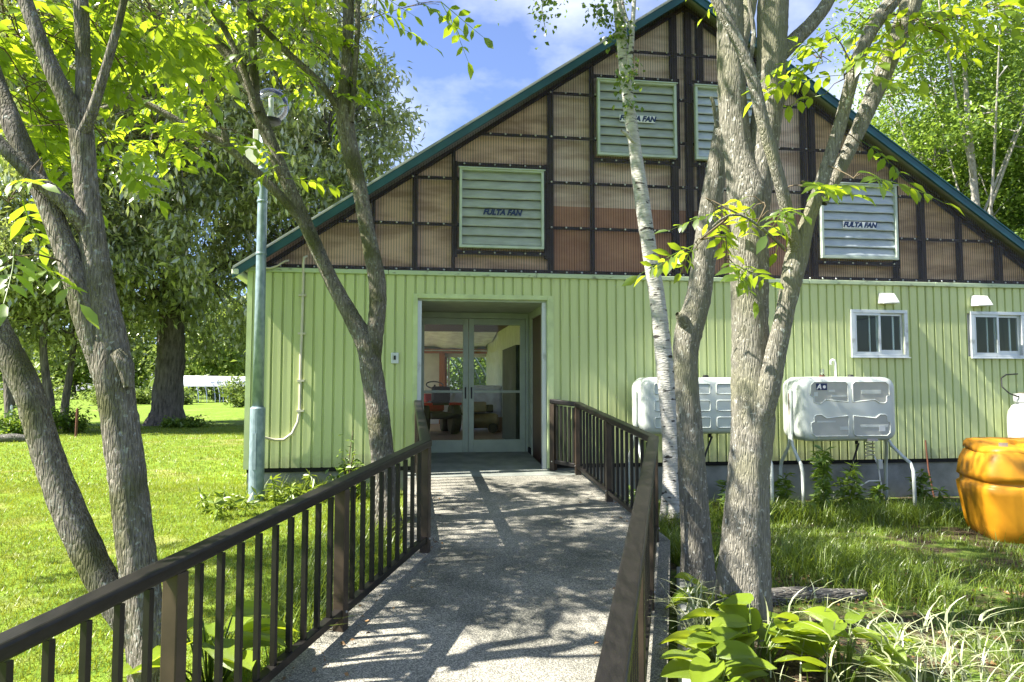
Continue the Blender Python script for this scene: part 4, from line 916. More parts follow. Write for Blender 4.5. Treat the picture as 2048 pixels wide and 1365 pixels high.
# walnut with three stems beside the lawn
Y1 = 3.6
L1 = [[(335, 1480, 130, Y1), (320, 1390, 106, Y1), (301, 1280, 92, Y1), (277, 1130, 84, Y1), (254, 950, 83, Y1), (232, 800, 84, Y1), (223, 735, 92, Y1), (213, 660, 82, Y1), (199, 580, 68, Y1), (186, 480, 60, Y1), (174, 380, 55, Y1), (166, 290, 56, Y1), (162, 245, 52, Y1)],
      [(218, 770, 60, Y1), (178, 650, 62, Y1 - .04), (146, 545, 56, Y1 - .05), (104, 430, 51, Y1 - .05), (60, 330, 50, Y1 - .05), (25, 250, 48, Y1 - .05), (-15, 150, 46, Y1), (-70, 0, 42, Y1), (-130, -170, 34, Y1)],
      [(163, 270, 46, Y1), (140, 215, 45, Y1 - .03), (95, 120, 38, Y1 - .05), (50, 0, 34, Y1 - .05), (20, -90, 30, Y1), (-20, -200, 24, Y1)],
      [(165, 270, 42, Y1), (167, 150, 35, Y1 + .03), (162, 0, 33, Y1 + .05), (158, -160, 27, Y1 + .1), (170, -330, 18, Y1 + .1)],
      [(168, 262, 30, Y1 - .03), (184, 225, 25, Y1 - .06), (207, 150, 22, Y1 - .08), (236, 50, 19, Y1 - .1), (258, -40, 16, Y1 - .1), (300, -180, 12, Y1)],
      [(180, 475, 36, Y1), (135, 412, 36, Y1 - .08), (62, 350, 34, Y1 - .14), (0, 288, 30, Y1 - .18), (-80, 190, 24, Y1 - .2)],
      [(312, 1345, 62, Y1), (270, 1265, 68, Y1), (216, 1180, 72, Y1), (150, 1050, 73, Y1), (92, 900, 68, Y1), (55, 780, 65, Y1), (8, 690, 63, Y1), (-50, 570, 60, Y1), (-120, 400, 54, Y1), (-210, 180, 46, Y1), (-280, -60, 34, Y1)],
      [(232, 705, 30, Y1 - .06), (252, 733, 40, Y1 - .06), (256, 775, 22, Y1 - .06)]]
cl1 = [cl(30, 60, 3.9, 60, 50, 9), cl(100, 40, 4.2, 60, 50, 10), cl(240, 30, 4.6, 60, 40, 10), cl(330, 45, 4.5, 45, 35, 8), cl(60, 190, 4.1, 50, 45, 9), cl(25, 390, 3.4, 25, 40, 5), cl(20, 520, 3.3, 30, 25, 4), cl(240, 130, 4.4, 40, 40, 7), cl(110, 250, 4.3, 40, 40, 7), cl(60, 300, 4.3, 40, 50, 7), cl(215, 290, 4.2, 40, 25, 5), cl(300, 20, 4.0, 50, 25, 8), cl(180, 100, 4.4, 60, 50, 8), cl(20, 130, 4.4, 40, 60, 7)]
tree('walnut_tree', 'large multi-stemmed walnut tree on the lawn beside the handrail', 'tree', [px_limb(q) for q in L1], M['bark1'], cl1,
     [((-4.4, 4.9, 5.4), (1.2, 1.2, .8), 90), ((-3.0, 4.6, 4.9), (1.3, 1.2, .7), 170), ((-5.4, 4.4, 6.2), (1.8, 1.6, 1.2), 190)], seed=1)
# slender walnut with two stems next to the ramp bend
Y2 = 6.7
L2 = [[(778, 1130, 74, Y2), (775, 1070, 63, Y2), (768, 950, 56, Y2), (757, 830, 53, Y2), (745, 750, 54, Y2), (733, 690, 50, Y2), (703, 635, 40, Y2), (662, 560, 35, Y2), (621, 470, 34, Y2), (583, 385, 33, Y2), (551, 310, 32, Y2), (523, 240, 32, Y2), (500, 175, 29, Y2), (462, 115, 28, Y2 + .05), (430, 78, 30, Y2 + .05)],
      [(742, 735, 44, Y2), (752, 650, 41, Y2), (756, 600, 41, Y2), (752, 550, 40, Y2), (736, 470, 38, Y2), (720, 380, 36, Y2), (701, 300, 40, Y2), (690, 230, 43, Y2), (694, 120, 27, Y2), (697, 0, 28, Y2), (698, -150, 22, Y2), (690, -320, 14, Y2)],
      [(703, 245, 14, Y2 - .05), (708, 170, 13, Y2 - .05), (715, 60, 13, Y2 - .05), (718, -40, 12, Y2), (735, -200, 9, Y2)],
      [(690, 240, 22, Y2), (668, 205, 18, Y2 - .05), (640, 165, 16, Y2 - .1), (580, 110, 16, Y2 - .1), (520, 50, 14, Y2 - .1), (455, -15, 12, Y2 - .1), (380, -100, 9, Y2)],
      [(655, 548, 22, Y2 - .04), (628, 490, 22, Y2 - .09), (600, 440, 22, Y2 - .14), (560, 392, 23, Y2 - .2), (505, 338, 22, Y2 - .25), (450, 290, 22, Y2 - .3), (380, 256, 18, Y2 - .35), (300, 212, 17, Y2 - .4), (225, 178, 14, Y2 - .45), (140, 136, 13, Y2 - .5), (60, 108, 12, Y2 - .5), (-10, 90, 11, Y2 - .5), (-120, 50, 9, Y2)],
      [(275, 200, 15, Y2 - .42), (240, 210, 14, Y2 - .45), (180, 222, 13, Y2 - .45), (110, 226, 13, Y2 - .45), (45, 229, 12, Y2 - .4), (-40, 220, 9, Y2 - .4)],
      [(512, 215, 24, Y2), (508, 150, 22, Y2), (505, 60, 20, Y2), (500, -30, 17, Y2), (495, -200, 10, Y2)],
      [(515, 225, 18, Y2 - .06), (490, 150, 16, Y2 - .12), (455, 70, 15, Y2 - .15), (415, 5, 14, Y2 - .15), (380, -60, 11, Y2)],
      [(455, 292, 16, Y2 - .3), (450, 275, 16, Y2 - .34), (446, 262, 12, Y2 - .36)]]
cl2 = [cl(340, 150, 6.9, 40, 30, 6), cl(395, 175, 6.9, 40, 30, 7), cl(420, 215, 6.8, 40, 25, 6), cl(330, 120, 7.0, 40, 30, 6), cl(300, 262, 6.7, 40, 20, 5), cl(470, 262, 6.5, 45, 18, 5), cl(400, 290, 6.2, 35, 15, 4), cl(355, 280, 6.0, 25, 12, 3), cl(560, 350, 6.3, 14, 20, 2), cl(560, 60, 7.0, 50, 40, 10), cl(620, 40, 6.5, 50, 35, 9), cl(640, 110, 6.6, 35, 35, 7), cl(625, 175, 6.4, 22, 25, 4), cl(660, 180, 6.5, 25, 35, 5), cl(590, 95, 6.6, 45, 20, 7), cl(500, 30, 7.0, 60, 35, 11), cl(420, 110, 6.7, 35, 30, 6), cl(750, 20, 6.5, 28, 12, 4), cl(860, 8, 6.4, 30, 8, 3), cl(640, 10, 6.4, 60, 20, 7), cl(400, 60, 7.0, 50, 40, 11), cl(250, 60, 7.0, 60, 40, 10)]
tree('walnut_tree', 'slender two-stemmed walnut tree leaning beside the bend of the ramp', 'tree', [px_limb(q) for q in L2], M['bark1'], cl2,
     [((-2.1, 6.0, 6.5), (1.7, 1.6, .9), 220), ((-3.9, 5.2, 6.6), (1.4, 1.4, .9), 200), ((-.9, 7.2, 7.0), (1.3, 1.3, .9), 200), ((-3.3, 7.6, 7.4), (1.2, 1.2, .9), 120)], seed=2, lscale=1.15)
# smooth grey trunks on the planted side
Y3 = 4.75
L3 = [[(1478, 1330, 158, Y3), (1481, 1270, 126, Y3), (1486, 1170, 118, Y3), (1492, 1060, 106, Y3), (1498, 940, 97, Y3), (1506, 850, 102, Y3), (1503, 760, 94, Y3), (1500, 650, 88, Y3), (1498, 540, 91, Y3), (1496, 450, 92, Y3), (1496, 390, 104, Y3), (1480, 320, 76, Y3), (1468, 240, 69, Y3), (1463, 140, 66, Y3), (1460, 0, 65, Y3), (1450, -160, 54, Y3), (1435, -330, 40, Y3)],
      [(1504, 430, 78, Y3), (1520, 330, 76, Y3), (1534, 230, 72, Y3), (1543, 120, 72, Y3), (1546, 0, 74, Y3), (1556, -160, 58, Y3), (1576, -330, 40, Y3)],
      [(1512, 860, 62, Y3 - .04), (1535, 780, 58, Y3 - .1), (1553, 700, 49, Y3 - .14), (1573, 610, 44, Y3 - .18), (1592, 520, 54, Y3 - .2), (1613, 450, 36, Y3 - .22), (1642, 370, 33, Y3 - .24), (1680, 250, 31, Y3 - .26), (1712, 130, 32, Y3 - .28), (1746, 55, 34, Y3 - .3), (1800, -20, 36, Y3 - .3), (1880, -160, 28, Y3 - .3), (1960, -300, 18, Y3 - .3)],
      [(1642, 405, 30, Y3 - .1), (1676, 345, 32, Y3 - .1), (1712, 270, 36, Y3 - .05), (1752, 180, 42, Y3), (1794, 80, 46, Y3), (1828, -10, 48, Y3), (1880, -180, 40, Y3)],
      [(1592, 505, 34, Y3 - .22), (1580, 450, 32, Y3 - .28), (1556, 350, 30, Y3 - .34), (1527, 250, 30, Y3 - .38), (1503, 150, 30, Y3 - .4), (1470, 70, 28, Y3 - .4), (1432, 0, 25, Y3 - .4), (1380, -120, 18, Y3 - .4)],
      [(1550, 120, 40, Y3), (1590, 80, 37, Y3 + .05), (1625, 45, 34, Y3 + .08), (1660, -5, 30, Y3 + .1), (1700, -110, 24, Y3 + .1)],
      [(1548, 235, 14, Y3), (1570, 195, 12, Y3), (1590, 152, 8, Y3)],
      [(1500, 115, 14, Y3 - .4), (1508, 70, 11, Y3 - .42), (1498, 0, 10, Y3 - .42), (1490, -80, 8, Y3 - .42)],
      [(1568, 498, 8, Y3 - .3), (1530, 462, 7, Y3 - .5), (1480, 430, 6, Y3 - .55), (1440, 440, 5, Y3 - .6), (1400, 480, 4, Y3 - .6)]]
cl3 = [cl(1395, 490, 4.2, 26, 18, 3, .1), cl(1450, 520, 4.2, 26, 20, 3, .1), cl(1455, 430, 4.3, 28, 14, 3, .1), cl(1525, 405, 4.3, 30, 16, 3, .1), cl(1545, 440, 4.3, 26, 16, 3, .1), cl(1610, 372, 4.3, 32, 16, 4, .1), cl(1700, 352, 4.3, 26, 8, 2, .08), cl(1640, 110, 4.4, 32, 32, 5, .2), cl(1690, 150, 4.4, 30, 26, 5, .2), cl(1720, 60, 4.5, 36, 26, 5, .2), cl(1850, 50, 4.4, 50, 28, 7, .2), cl(1910, 30, 4.4, 45, 18, 5, .2), cl(1800, 50, 4.4, 30, 22, 4, .2), cl(1995, 10, 4.4, 45, 12, 5, .2), cl(1718, 285, 4.5, 8, 10, 1, .05)]
tree('grey_barked_tree', 'thick smooth grey tree forking high up in front of the gable', 'tree', [px_limb(q) for q in L3], M['bark2'], cl3,
     [((.4, 3.6, 5.6), (1.6, 1.5, .9), 130), ((2.6, 4.6, 5.8), (1.6, 1.4, .9), 130), ((-.7, 4.9, 6.6), (1.2, 1.2, .8), 80)], seed=3, lscale=.92, rough=.035)
Y4 = 5.6
L4 = [[(1398, 1260, 104, Y4), (1397, 1200, 82, Y4), (1394, 1110, 71, Y4), (1386, 960, 65, Y4), (1377, 820, 58, Y4), (1371, 720, 58, Y4), (1378, 660, 65, Y4), (1396, 600, 60, Y4), (1410, 500, 57, Y4), (1426, 380, 51, Y4), (1446, 260, 46, Y4), (1470, 130, 40, Y4 + .1), (1500, 0, 36, Y4 + .2), (1520, -180, 28, Y4 + .2), (1540, -360, 18, Y4 + .3)],
      [(1372, 650, 34, Y4 - .05), (1361, 634, 24, Y4 - .1), (1354, 628, 10, Y4 - .12)],
      [(1434, 255, 10, Y4 - .1), (1426, 205, 9, Y4 - .12), (1420, 195, 6, Y4 - .12)]]
tree('grey_barked_tree', 'bent grey tree trunk standing between the birch and the thick forked tree', 'tree', [px_limb(q) for q in L4], M['bark2'], (),
     [((2.4, 5.9, 6.4), (1.3, 1.3, .8), 150)], seed=4, rough=.04)
Y5 = 7.95
L5 = [[(1347, 1060, 58, Y5), (1346, 1010, 50, Y5), (1345, 900, 47, Y5), (1336, 800, 43, Y5), (1326, 700, 41, Y5), (1315, 600, 38, Y5), (1299, 500, 36, Y5), (1284, 400, 36, Y5), (1270, 300, 31, Y5), (1256, 200, 29, Y5), (1246, 100, 28, Y5), (1236, 0, 26, Y5), (1222, -150, 18, Y5), (1205, -320, 9, Y5)],
      [(1253, 175, 14, Y5 - .03), (1262, 100, 13, Y5 - .08), (1266, 40, 11, Y5 - .1), (1272, -40, 9, Y5 - .1), (1290, -160, 5, Y5)],
      [(1262, 60, 8, Y5 - .1), (1248, 20, 7, Y5 - .12), (1240, -40, 6, Y5 - .12)],
      [(1268, 285, 9, Y5 - .1), (1252, 268, 9, Y5 - .16), (1243, 262, 7, Y5 - .2)],
      [(1236, -20, 12, Y5), (1180, -70, 8, Y5 - .1), (1110, -60, 5, Y5 - .2), (1085, 10, 3, Y5 - .2), (1090, 55, 2, Y5 - .2)]]
bt = tree('birch_tree', 'slim white-barked birch tree leaning over the ramp railing', 'tree', [px_limb(q) for q in L5], M['birch'], (), (), seed=5, sides=18, rough=.03)
def blades(n_pos, g, size, aspect=.55, droop=1.0, jitter=.5):
    """loose leaf quads: kite with a bent midrib; returns verts, tris, rnd"""
    n = len(n_pos); L_ = size * g.uniform(.7, 1.25, n); W = L_ * aspect
    az = g.uniform(0, 2 * np.pi, n); el = -droop * g.uniform(.2, 1.2, n) + g.normal(0, jitter, n)
    d = np.stack([np.cos(az) * np.cos(el), np.sin(az) * np.cos(el), np.sin(el)], 1)
    u = np.cross(d, np.array([0, 0, 1.0])); u /= np.linalg.norm(u, axis=1)[:, None] + 1e-9
    nn = np.cross(u, d); ro = g.normal(0, .6, n); u = u * np.cos(ro)[:, None] + nn * np.sin(ro)[:, None]; nn = np.cross(u, d)
    p = n_pos; m1 = p + d * (L_ * .5)[:, None]; 
    V = np.stack([p, m1 + u * (W / 2)[:, None] + nn * (W * .18)[:, None], p + d * L_[:, None] - np.abs(nn[:, 2:3]) * [0, 0, 1] * (L_ * .08)[:, None], m1 - u * (W / 2)[:, None] + nn * (W * .18)[:, None]], 1)
    k = np.arange(n)[:, None] * 4; T = np.concatenate([k + [0, 1, 2], k + [0, 2, 3]], 1).reshape(-1, 3)
    return V.reshape(-1, 3), T, np.repeat(g.random(n), 4)
g5 = np.random.default_rng(55); bp_ = wm(bt).translation
pts = []
for x, y, rx, ry, n in ((1090, 20, 22, 40, 90), (1240, 60, 25, 40, 120), (1215, 30, 25, 25, 70), (1255, 150, 22, 35, 110), (1190, 20, 20, 20, 40), (1262, 210, 12, 16, 40), (1200, -80, 80, 50, 400), (1240, -260, 260, 120, 5200)):  # last, largest clump is out of view, added to shade the facade
    c = at(x, y, Y5 - .1); pts.append(c + g5.normal(size=(n, 3)) * [rx * .55 * Y5 / F, .12 if n < 1000 else .8, ry * .55 * Y5 / F])
V, T, Rn = blades(np.vstack(pts), g5, .055, .8, 1.1); ob('crown', mesh_from('crown', V - np.array(bp_), T, rnd=Rn), M['leaf_birch'], bt, kind='stuff')

# background trees
def crown_tree(name, label, group, base, height, crown_c, crown_r, nclump, per, lsize, bark, lm, seed, trunk_r=.3, droop=1.0, aspect=.38, spread=.8, lean=(0, 0), fork=7, shell=.5, flat=.75, cat='tree', low=None):
    g = np.random.default_rng(seed); base = np.array(base, float); base[2] = float(gz(base[0], base[1])) - .05
    root = empty(name, base, 0, label, cat, group)
    cc = np.array(crown_c, float); cr_ = np.array(crown_r, float)
    top = np.array([cc[0] + lean[0], cc[1] + lean[1], min(height, cc[2] + cr_[2] * .7)])
    P = np.array([[*base, trunk_r * 1.15], [*(base + (top - base) * .12 + [g.normal() * .05, 0, 0]), trunk_r], [*(base + (top - base) * .4 + [g.normal() * .15, g.normal() * .15, 0]), trunk_r * .72], [*(base + (top - base) * .7 + [g.normal() * .25, g.normal() * .2, 0]), trunk_r * .4], [*top, trunk_r * .12]])
    V, Q, C = limb(P, 18, .12, .06, seed, .4); ob('trunk', mesh_from('trunk', V - base, Q, True), bark, root)
    cl_ = g.normal(size=(nclump, 3)); cl_ /= np.linalg.norm(cl_, axis=1)[:, None]; cl_ = cc + cl_ * cr_ * (g.random((nclump, 1)) ** shell) * (1 + .07 * g.normal(size=(nclump, 1)))
    if low is not None: cl_ = cl_[cl_[:, 2] > low + .6 * g.random(len(cl_))]
    br = MB(); pos = []
    mains = []
    for i in range(fork):
        t = g.uniform(.25, .85); s0 = C[int(t * (len(C) - 1)), :3]; a = 2 * math.pi * (i / fork) + g.normal() * .3
        e = cc + np.array([math.cos(a), math.sin(a), (t - .5) * 1.2]) * cr_ * .72; m_ = (s0 + e) / 2 + [0, 0, -.05 * cr_[2] + g.normal() * .2]; tp = catmull([s0, m_, e], .4)
        br.tube(tp, list(np.linspace(trunk_r * .38 * (1.1 - t), .02, len(tp))), 7); mains.append(tp)
    mains = np.vstack(mains + [C[len(C) // 3:, :3]])
    for q in cl_:
        j = np.argmin(np.linalg.norm(mains - q, axis=1)); s0 = mains[j]; tp = [s0, (s0 + q) / 2 + g.normal(size=3) * .15, q]; br.tube(tp, [.03, .02, .008], 4, False)
        nn = int(per * g.uniform(.5, 1.5)); pos.append(q + g.normal(size=(nn, 3)) * np.array([spread, spread, spread * flat]) * .55)
    br.build('branches', bark, root, world=True, smooth_=True)
    V, T, Rn = blades(np.vstack(pos), g, lsize, aspect, droop)
    cz = np.repeat(np.repeat(g.random(len(pos)), [len(q) for q in pos]), 4); Rn = np.clip(Rn * .55 + cz * .45, 0, 1)
    ob('crown', mesh_from('crown', V - base, T, rnd=Rn), lm, root, kind='stuff')
    return root
big = at(333, 850, 25.0)
crown_tree('magnolia_tree', 'huge dark broadleaf tree with a thick trunk on the lawn', None, big, 18, (big[0] + .1, 25.3, 10.2), (7.6, 6.6, 7.9), 640, 210, .27, M['bark3'], M['leaf_big'], 21, trunk_r=.46, droop=1.0, aspect=.36, spread=.72, fork=11, shell=.36, low=2.6)
GW = 'trees of the thicket at the lawn edge'
for i, (x, Y, h, cx_, r, lab) in enumerate(((105, 21.5, 9, 90, 2.6, 'thin dark trunk of the thicket nearest the white stake'), (130, 22.5, 8, 160, 2.2, 'slanting thin thicket trunk next to the red stake'), (20, 21, 8.5, 0, 2.4, 'thicket tree at the picture edge above the white stake'), (-60, 24, 10, -60, 3, 'dark thicket tree reaching in from beyond the picture edge'))):
    b = at(x, 850, Y); c = at(cx_, 640, Y)
    crown_tree('thicket_tree', lab, GW, (b[0], Y, 0), h, (c[0], Y, 5.2), (r, r, 2.6), 90, 80, .22, M['bark3'], M['leaf_big'], 40 + i, trunk_r=.13 - .02 * (i % 2), droop=.9, aspect=.4, spread=.7, fork=5)
RW = 'trees of the wood behind the barn'
for i, (x, Y, h, r, rz2, zc, lm, bk, lab) in enumerate((
        (1995, 22, 15.5, 3.6, 4.2, 12.2, 'leaf_wood', 'barkp', 'tall pale-trunked locust tree rising beyond the right roof slope'),
        (1700, 30, 12.5, 4.2, 3.6, 8.9, 'leaf_wood', 'barkp', 'bright yellow-green locust tree directly behind the roof near the forked trunk'),
        (1850, 27, 12, 4.0, 3.8, 8.6, 'leaf_wood', 'barkp', 'bushy light green tree in the middle of the wood behind the roof'),
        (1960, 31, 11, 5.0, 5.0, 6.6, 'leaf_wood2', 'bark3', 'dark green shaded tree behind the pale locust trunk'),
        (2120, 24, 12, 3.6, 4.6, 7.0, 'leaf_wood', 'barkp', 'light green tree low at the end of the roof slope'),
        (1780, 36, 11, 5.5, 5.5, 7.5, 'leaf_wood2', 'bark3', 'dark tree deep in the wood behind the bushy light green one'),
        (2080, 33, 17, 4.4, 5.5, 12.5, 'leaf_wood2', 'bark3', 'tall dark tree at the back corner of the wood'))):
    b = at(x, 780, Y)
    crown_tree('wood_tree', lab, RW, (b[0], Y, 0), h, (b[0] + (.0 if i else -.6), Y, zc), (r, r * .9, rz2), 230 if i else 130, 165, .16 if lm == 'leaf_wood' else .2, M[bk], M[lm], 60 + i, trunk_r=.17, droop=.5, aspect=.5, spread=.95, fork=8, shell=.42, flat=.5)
FT = 'far trees beyond the field'
for i, x in enumerate((-120, 20, 150, 260, 372, 430, 480, 545, 640, 960, 1060)):
    Y = 88 + (i * 37 % 23); b = at(x, 790, Y); h = 8 + (i * 53 % 7)
    labs = ['far tree at the picture edge beyond the hoop tunnels', 'far tree above the thicket', 'far tree seen between the thicket trunks', 'far tree behind the covered hoop tunnel', 'far rounded tree just beyond the thick trunk', 'far tree above the open hoop tunnel', 'far tree next to the barn corner across the field', 'far tree hidden mostly by the barn corner', 'far tree hidden behind the barn wall', 'far tree seen through the rear window', 'far tree behind the hall']
    if i in (7, 8, 10): continue
    crown_tree('field_tree', labs[i], FT, (b[0], Y, 0), h, (b[0], Y, h * .55), (4.2, 4, h * .45), 60, 55, .75, M['bark3'], M['leaf_far'], 90 + i, trunk_r=.25, droop=.6, aspect=.6, spread=2.2, fork=4, cat='tree')
# shrubs in the field and behind the hall
def shrub(name, label, c, rad, n, size, m, seed, group=None, cat='shrub', droop=.3, aspect=.45, stems=6):
    g = np.random.default_rng(seed); base = np.array([c[0], c[1], float(gz(c[0], c[1]))]); root = empty(name, base, 0, label, cat, group)
    st = MB(); pos = []
    for i in range(stems):
        a = g.uniform(0, 6.28); rr = g.uniform(.2, .95); e = np.array([math.cos(a) * rad[0] * rr, math.sin(a) * rad[1] * rr, rad[2] * g.uniform(.7, 1.9) * (1.1 - .5 * rr)])
        tp = catmull([(e[0] * .1, e[1] * .1, -.03), e * [.5, .5, .6], e], max(.05, rad[2] * .2)); st.tube(tp, list(np.linspace(.012 * max(1, rad[2]), .003, len(tp))), 5)
        k = int(n / stems); t = g.random(k) ** .6; base_p = np.array([tp[int(q * (len(tp) - 1))] for q in t]); pos.append(base_p + g.normal(size=(k, 3)) * np.array(rad) * .16)
    st.build('stems', M['twig'], root, smooth_=True)
    V, T, Rn = blades(np.vstack(pos), g, size, aspect, droop); ob('foliage', mesh_from('foliage', V, T, rnd=Rn), m, root, kind='stuff'); return root
SG = 'shrubs along the far field edge'
for i, (x, Y, r, h, lab) in enumerate(((480, 50, 2.0, 1.3, 'bright rounded shrub at the field edge beside the barn corner'), (360, 58, 1.5, .9, 'low blue-green shrub in front of the open hoop tunnel'), (285, 60, 1.8, .9, 'low shrub in front of the covered hoop tunnel'), (210, 55, 2.2, 1.1, 'pale shrub seen past the walnut trunk'), (450, 70, 2.5, 1.6, 'shrub behind the bright one at the barn corner'), (60, 45, 2.5, 1.3, 'wide shrub at the lawn edge beyond the stakes'))):
    b = at(x, 800, Y); shrub('shrub', lab, b, (r, r, h), 1500, .28, M['leaf_far'], 300 + i, SG, stems=16)
for i, (X, Y, r, h, lab) in enumerate(((-1.6, 27, 2.2, 2.0, 'bright shrub outside the rear window'), (.6, 26, 2.0, 1.6, 'shrub beyond the hoops behind the hall'))):
    shrub('shrub', lab, (X, Y), (r, r, h), 2500, .2, M['leaf_wood'], 320 + i, None, stems=18)
TG = [(95, 850, 20.5, .7, .5, 'undergrowth bush round the thicket trunks'), (150, 850, 21, .7, .45, 'weedy bush behind the red stake'), (30, 850, 19, .8, .45, 'weedy bush behind the white stake'), (385, 862, 23.5, .6, .22, 'low weeds at the foot of the thick trunk'), (345, 862, 23.8, .5, .2, 'small weeds in front of the thick trunk')]
for i, (x, y, Y, r, h, lab) in enumerate(TG): b = at(x, y, Y); shrub('bush', lab, b, (r, r * .7, h), 900, .13, M['weed'], 340 + i, None, cat='bush', stems=14)
# stakes on the lawn
for x, y, Y, h, c, lab, nm in ((20, 860, 19.5, .75, M['white'], 'white wooden stake at the edge of the lawn', 'stake'), (152, 862, 18.9, .7, M['rust'], 'thin rust red stake in front of the thicket', 'stake')):
    b = at(x, y, Y); b[2] = float(gz(b[0], b[1])); MB().tube([(0, 0, -.1), (.01, 0, h * .6), (.015, 0, h), (.015, 0, h + .03)], [.03, .03, .03, .012], 6).build(nm, c, loc=b, label=lab, cat='stake')
b = at(25, 885, 17); b[2] = float(gz(b[0], b[1])); V, Q, C = limb(np.array([[-.3, 0, .08, .09], [0, .02, .1, .10], [.3, .05, .07, .08]]), 12, .06, .1, 9); ob('log', mesh_from('log', V, Q, True), M['log'], loc=b, label='short dark log on the lawn by the white stake', cat='log')

# hoop tunnels
def hoops(name, label, c, rz, width, h, n, gap, cover, cat='greenhouse'):
    c = np.array([c[0], c[1], float(gz(c[0], c[1]))]); root = empty(name, c, rz, label, cat)
    for i in range(n):
        P = [(-width / 2 * math.cos(a), i * gap, (h * math.sin(a) ** .8)) for a in np.linspace(0, math.pi, 17)]; MB().tube(P, .035, 6, False).build('hoop', M['steel'], root, smooth_=True)
    MB().tube([(0, 0, h), (0, (n - 1) * gap, h)], .03, 6).build('ridge_bar', M['steel'], root)
    if cover:
        V = []; A = np.linspace(.55, math.pi - .55, 13)
        for i in range(n): V += [(-(width / 2 + .03) * math.cos(a), i * gap, (h + .03) * math.sin(a) ** .8) for a in A]
        ob('plastic_cover', mesh_from('plastic_cover', V, [(i * 13 + j, i * 13 + j + 1, i * 13 + 14 + j, i * 13 + 13 + j) for i in range(n - 1) for j in range(12)], True), M['cloth'], root)
hoops('hoop_greenhouse', 'white covered hoop greenhouse across the field behind the thick trunk', at(318, 800, 66), R(-38), 4.6, 2.4, 12, .8, True)
hoops('hoop_greenhouse', 'bare open hoop greenhouse frame across the field', at(412, 800, 68), R(-38), 4.6, 2.3, 12, .8, False)
hoops('hoop_greenhouse', 'bare hoop frame seen through the rear window of the hall', (-1.2, 22.5), R(35), 5.2, 3.0, 9, .55, False)

# ------------------------------------------------------------------ small plants
def hosta(label, c, n, rad, seed, size=.3):
    g = np.random.default_rng(seed); base = np.array([c[0], c[1], float(gz(c[0], c[1]))]); root = empty('hosta', base, 0, label, 'hosta')
    var = []
    for q in range(4):
        V = []; nu, nv = 8, 9
        Lh = 1.0; Wd = g.uniform(.62, .75); cup = g.uniform(.2, .4); dr = g.uniform(.35, .8)
        for i in range(nu + 1):
            t = i / nu; wv = Wd / 2 * (math.sin(math.pi * min(1, t * .93 + .07)) ** .55) * (1 - .25 * t) * (1 if t < 1 else .02)
            for j in range(nv):
                u = -1 + 2 * j / (nv - 1); V.append((u * wv + .0, t * Lh, cup * wv * u * u * 1.2 - dr * t * t * .5 + .012 * math.sin(u * 16) + .02 * math.sin(t * 9 + q) * abs(u)))
        var.append(mesh_from('leaf', V, [(i * nv + j, i * nv + j + 1, (i + 1) * nv + j + 1, (i + 1) * nv + j) for i in range(nu) for j in range(nv - 1)], True))
    st = MB()
    for i in range(n):
        a = 2 * math.pi * i / n * 2.4 + g.normal() * .4; rr = g.uniform(.05, 1) ** .7; p = np.array([math.cos(a) * rad[0] * rr, math.sin(a) * rad[1] * rr, g.uniform(.12, .33) * (1.2 - .5 * rr)])
        o = ob('leaf', var[i % 4], M['hosta'], root, loc=p); o.rotation_euler = (g.uniform(-.1, .55), g.normal() * .25, a - math.pi / 2 + g.normal() * .4); s_ = size * g.uniform(.7, 1.15); o.scale = (s_, s_, s_)
        st.tube([(p[0] * .25, p[1] * .25, -.02), (p[0] * .7, p[1] * .7, p[2] * .7), p], [.006, .005, .004], 5)
    st.build('stems', M['weed_y'], root, smooth_=True)
hosta('broad-leaved yellow-green hosta at the foot of the thick forked tree', (1.30, 4.12), 30, (.27, .17), 5, .25)
hosta('broad-leaved hosta further out among the striped grass', (1.72, 3.98), 17, (.18, .16), 6, .25)
hosta('hosta growing against the handrail posts near the kerb', (.98, 3.72), 16, (.12, .2), 8, .25)
hosta('small upright hosta behind the hostas against the bent trunk', (1.20, 4.62), 9, (.1, .08), 9, .2)
hosta('hosta clump behind the lawn side handrail', (-1.48, 3.75), 20, (.22, .25), 7, .25)

def strips(pos, g, hgt, wid, segs=3, bend=.6):
    """curved grass blades, returns verts, quads, rnd"""
    n = len(pos); h = hgt * g.uniform(.55, 1.2, n); wd = wid * g.uniform(.7, 1.3, n); az = g.uniform(0, 6.283, n); bd = bend * g.uniform(.2, 1.4, n)
    d = np.stack([np.cos(az), np.sin(az), np.zeros(n)], 1); u = np.stack([-np.sin(az + g.normal(0, .7, n)), np.cos(az), np.zeros(n)], 1)
    Vs = []
    for i in range(segs + 1):
        t = i / segs; p = pos + d * (h * bd * t * t)[:, None] + np.array([0, 0, 1.]) * (h * (t - .32 * bd * t * t))[:, None]; ww = wd * (1 - t ** 2.2) * .5 + .0004
        Vs += [p - u * ww[:, None], p + u * ww[:, None]]
    V = np.stack(Vs, 1); m = 2 * (segs + 1); k = np.arange(n)[:, None] * m
    Q = np.concatenate([k + np.array([2 * i, 2 * i + 1, 2 * i + 3, 2 * i + 2]) for i in range(segs)], 0)
    return V.reshape(-1, 3), Q, np.repeat(g.random(n), m)
def in_ramp(x, y):
    lft = np.where(y < 5.9, -.667 - .217 * (5.81 - y) - .14, -1.27 - .146 * (y - 9.1)); rgt = np.where(y < 6.1, 1.17 - .217 * (6.2 - y) + .2, .95 - .146 * (y - 9.1) + .05)
    d_ = -x * sT + (y - 9.1) * cT; s_ = x * cT + (y - 9.1) * sT
    return ((x > lft) & (x < rgt) & (y < 9.5)) | ((d_ > -.0) & (s_ > SL - .02) & (s_ < SR))
gg = np.random.default_rng(77)
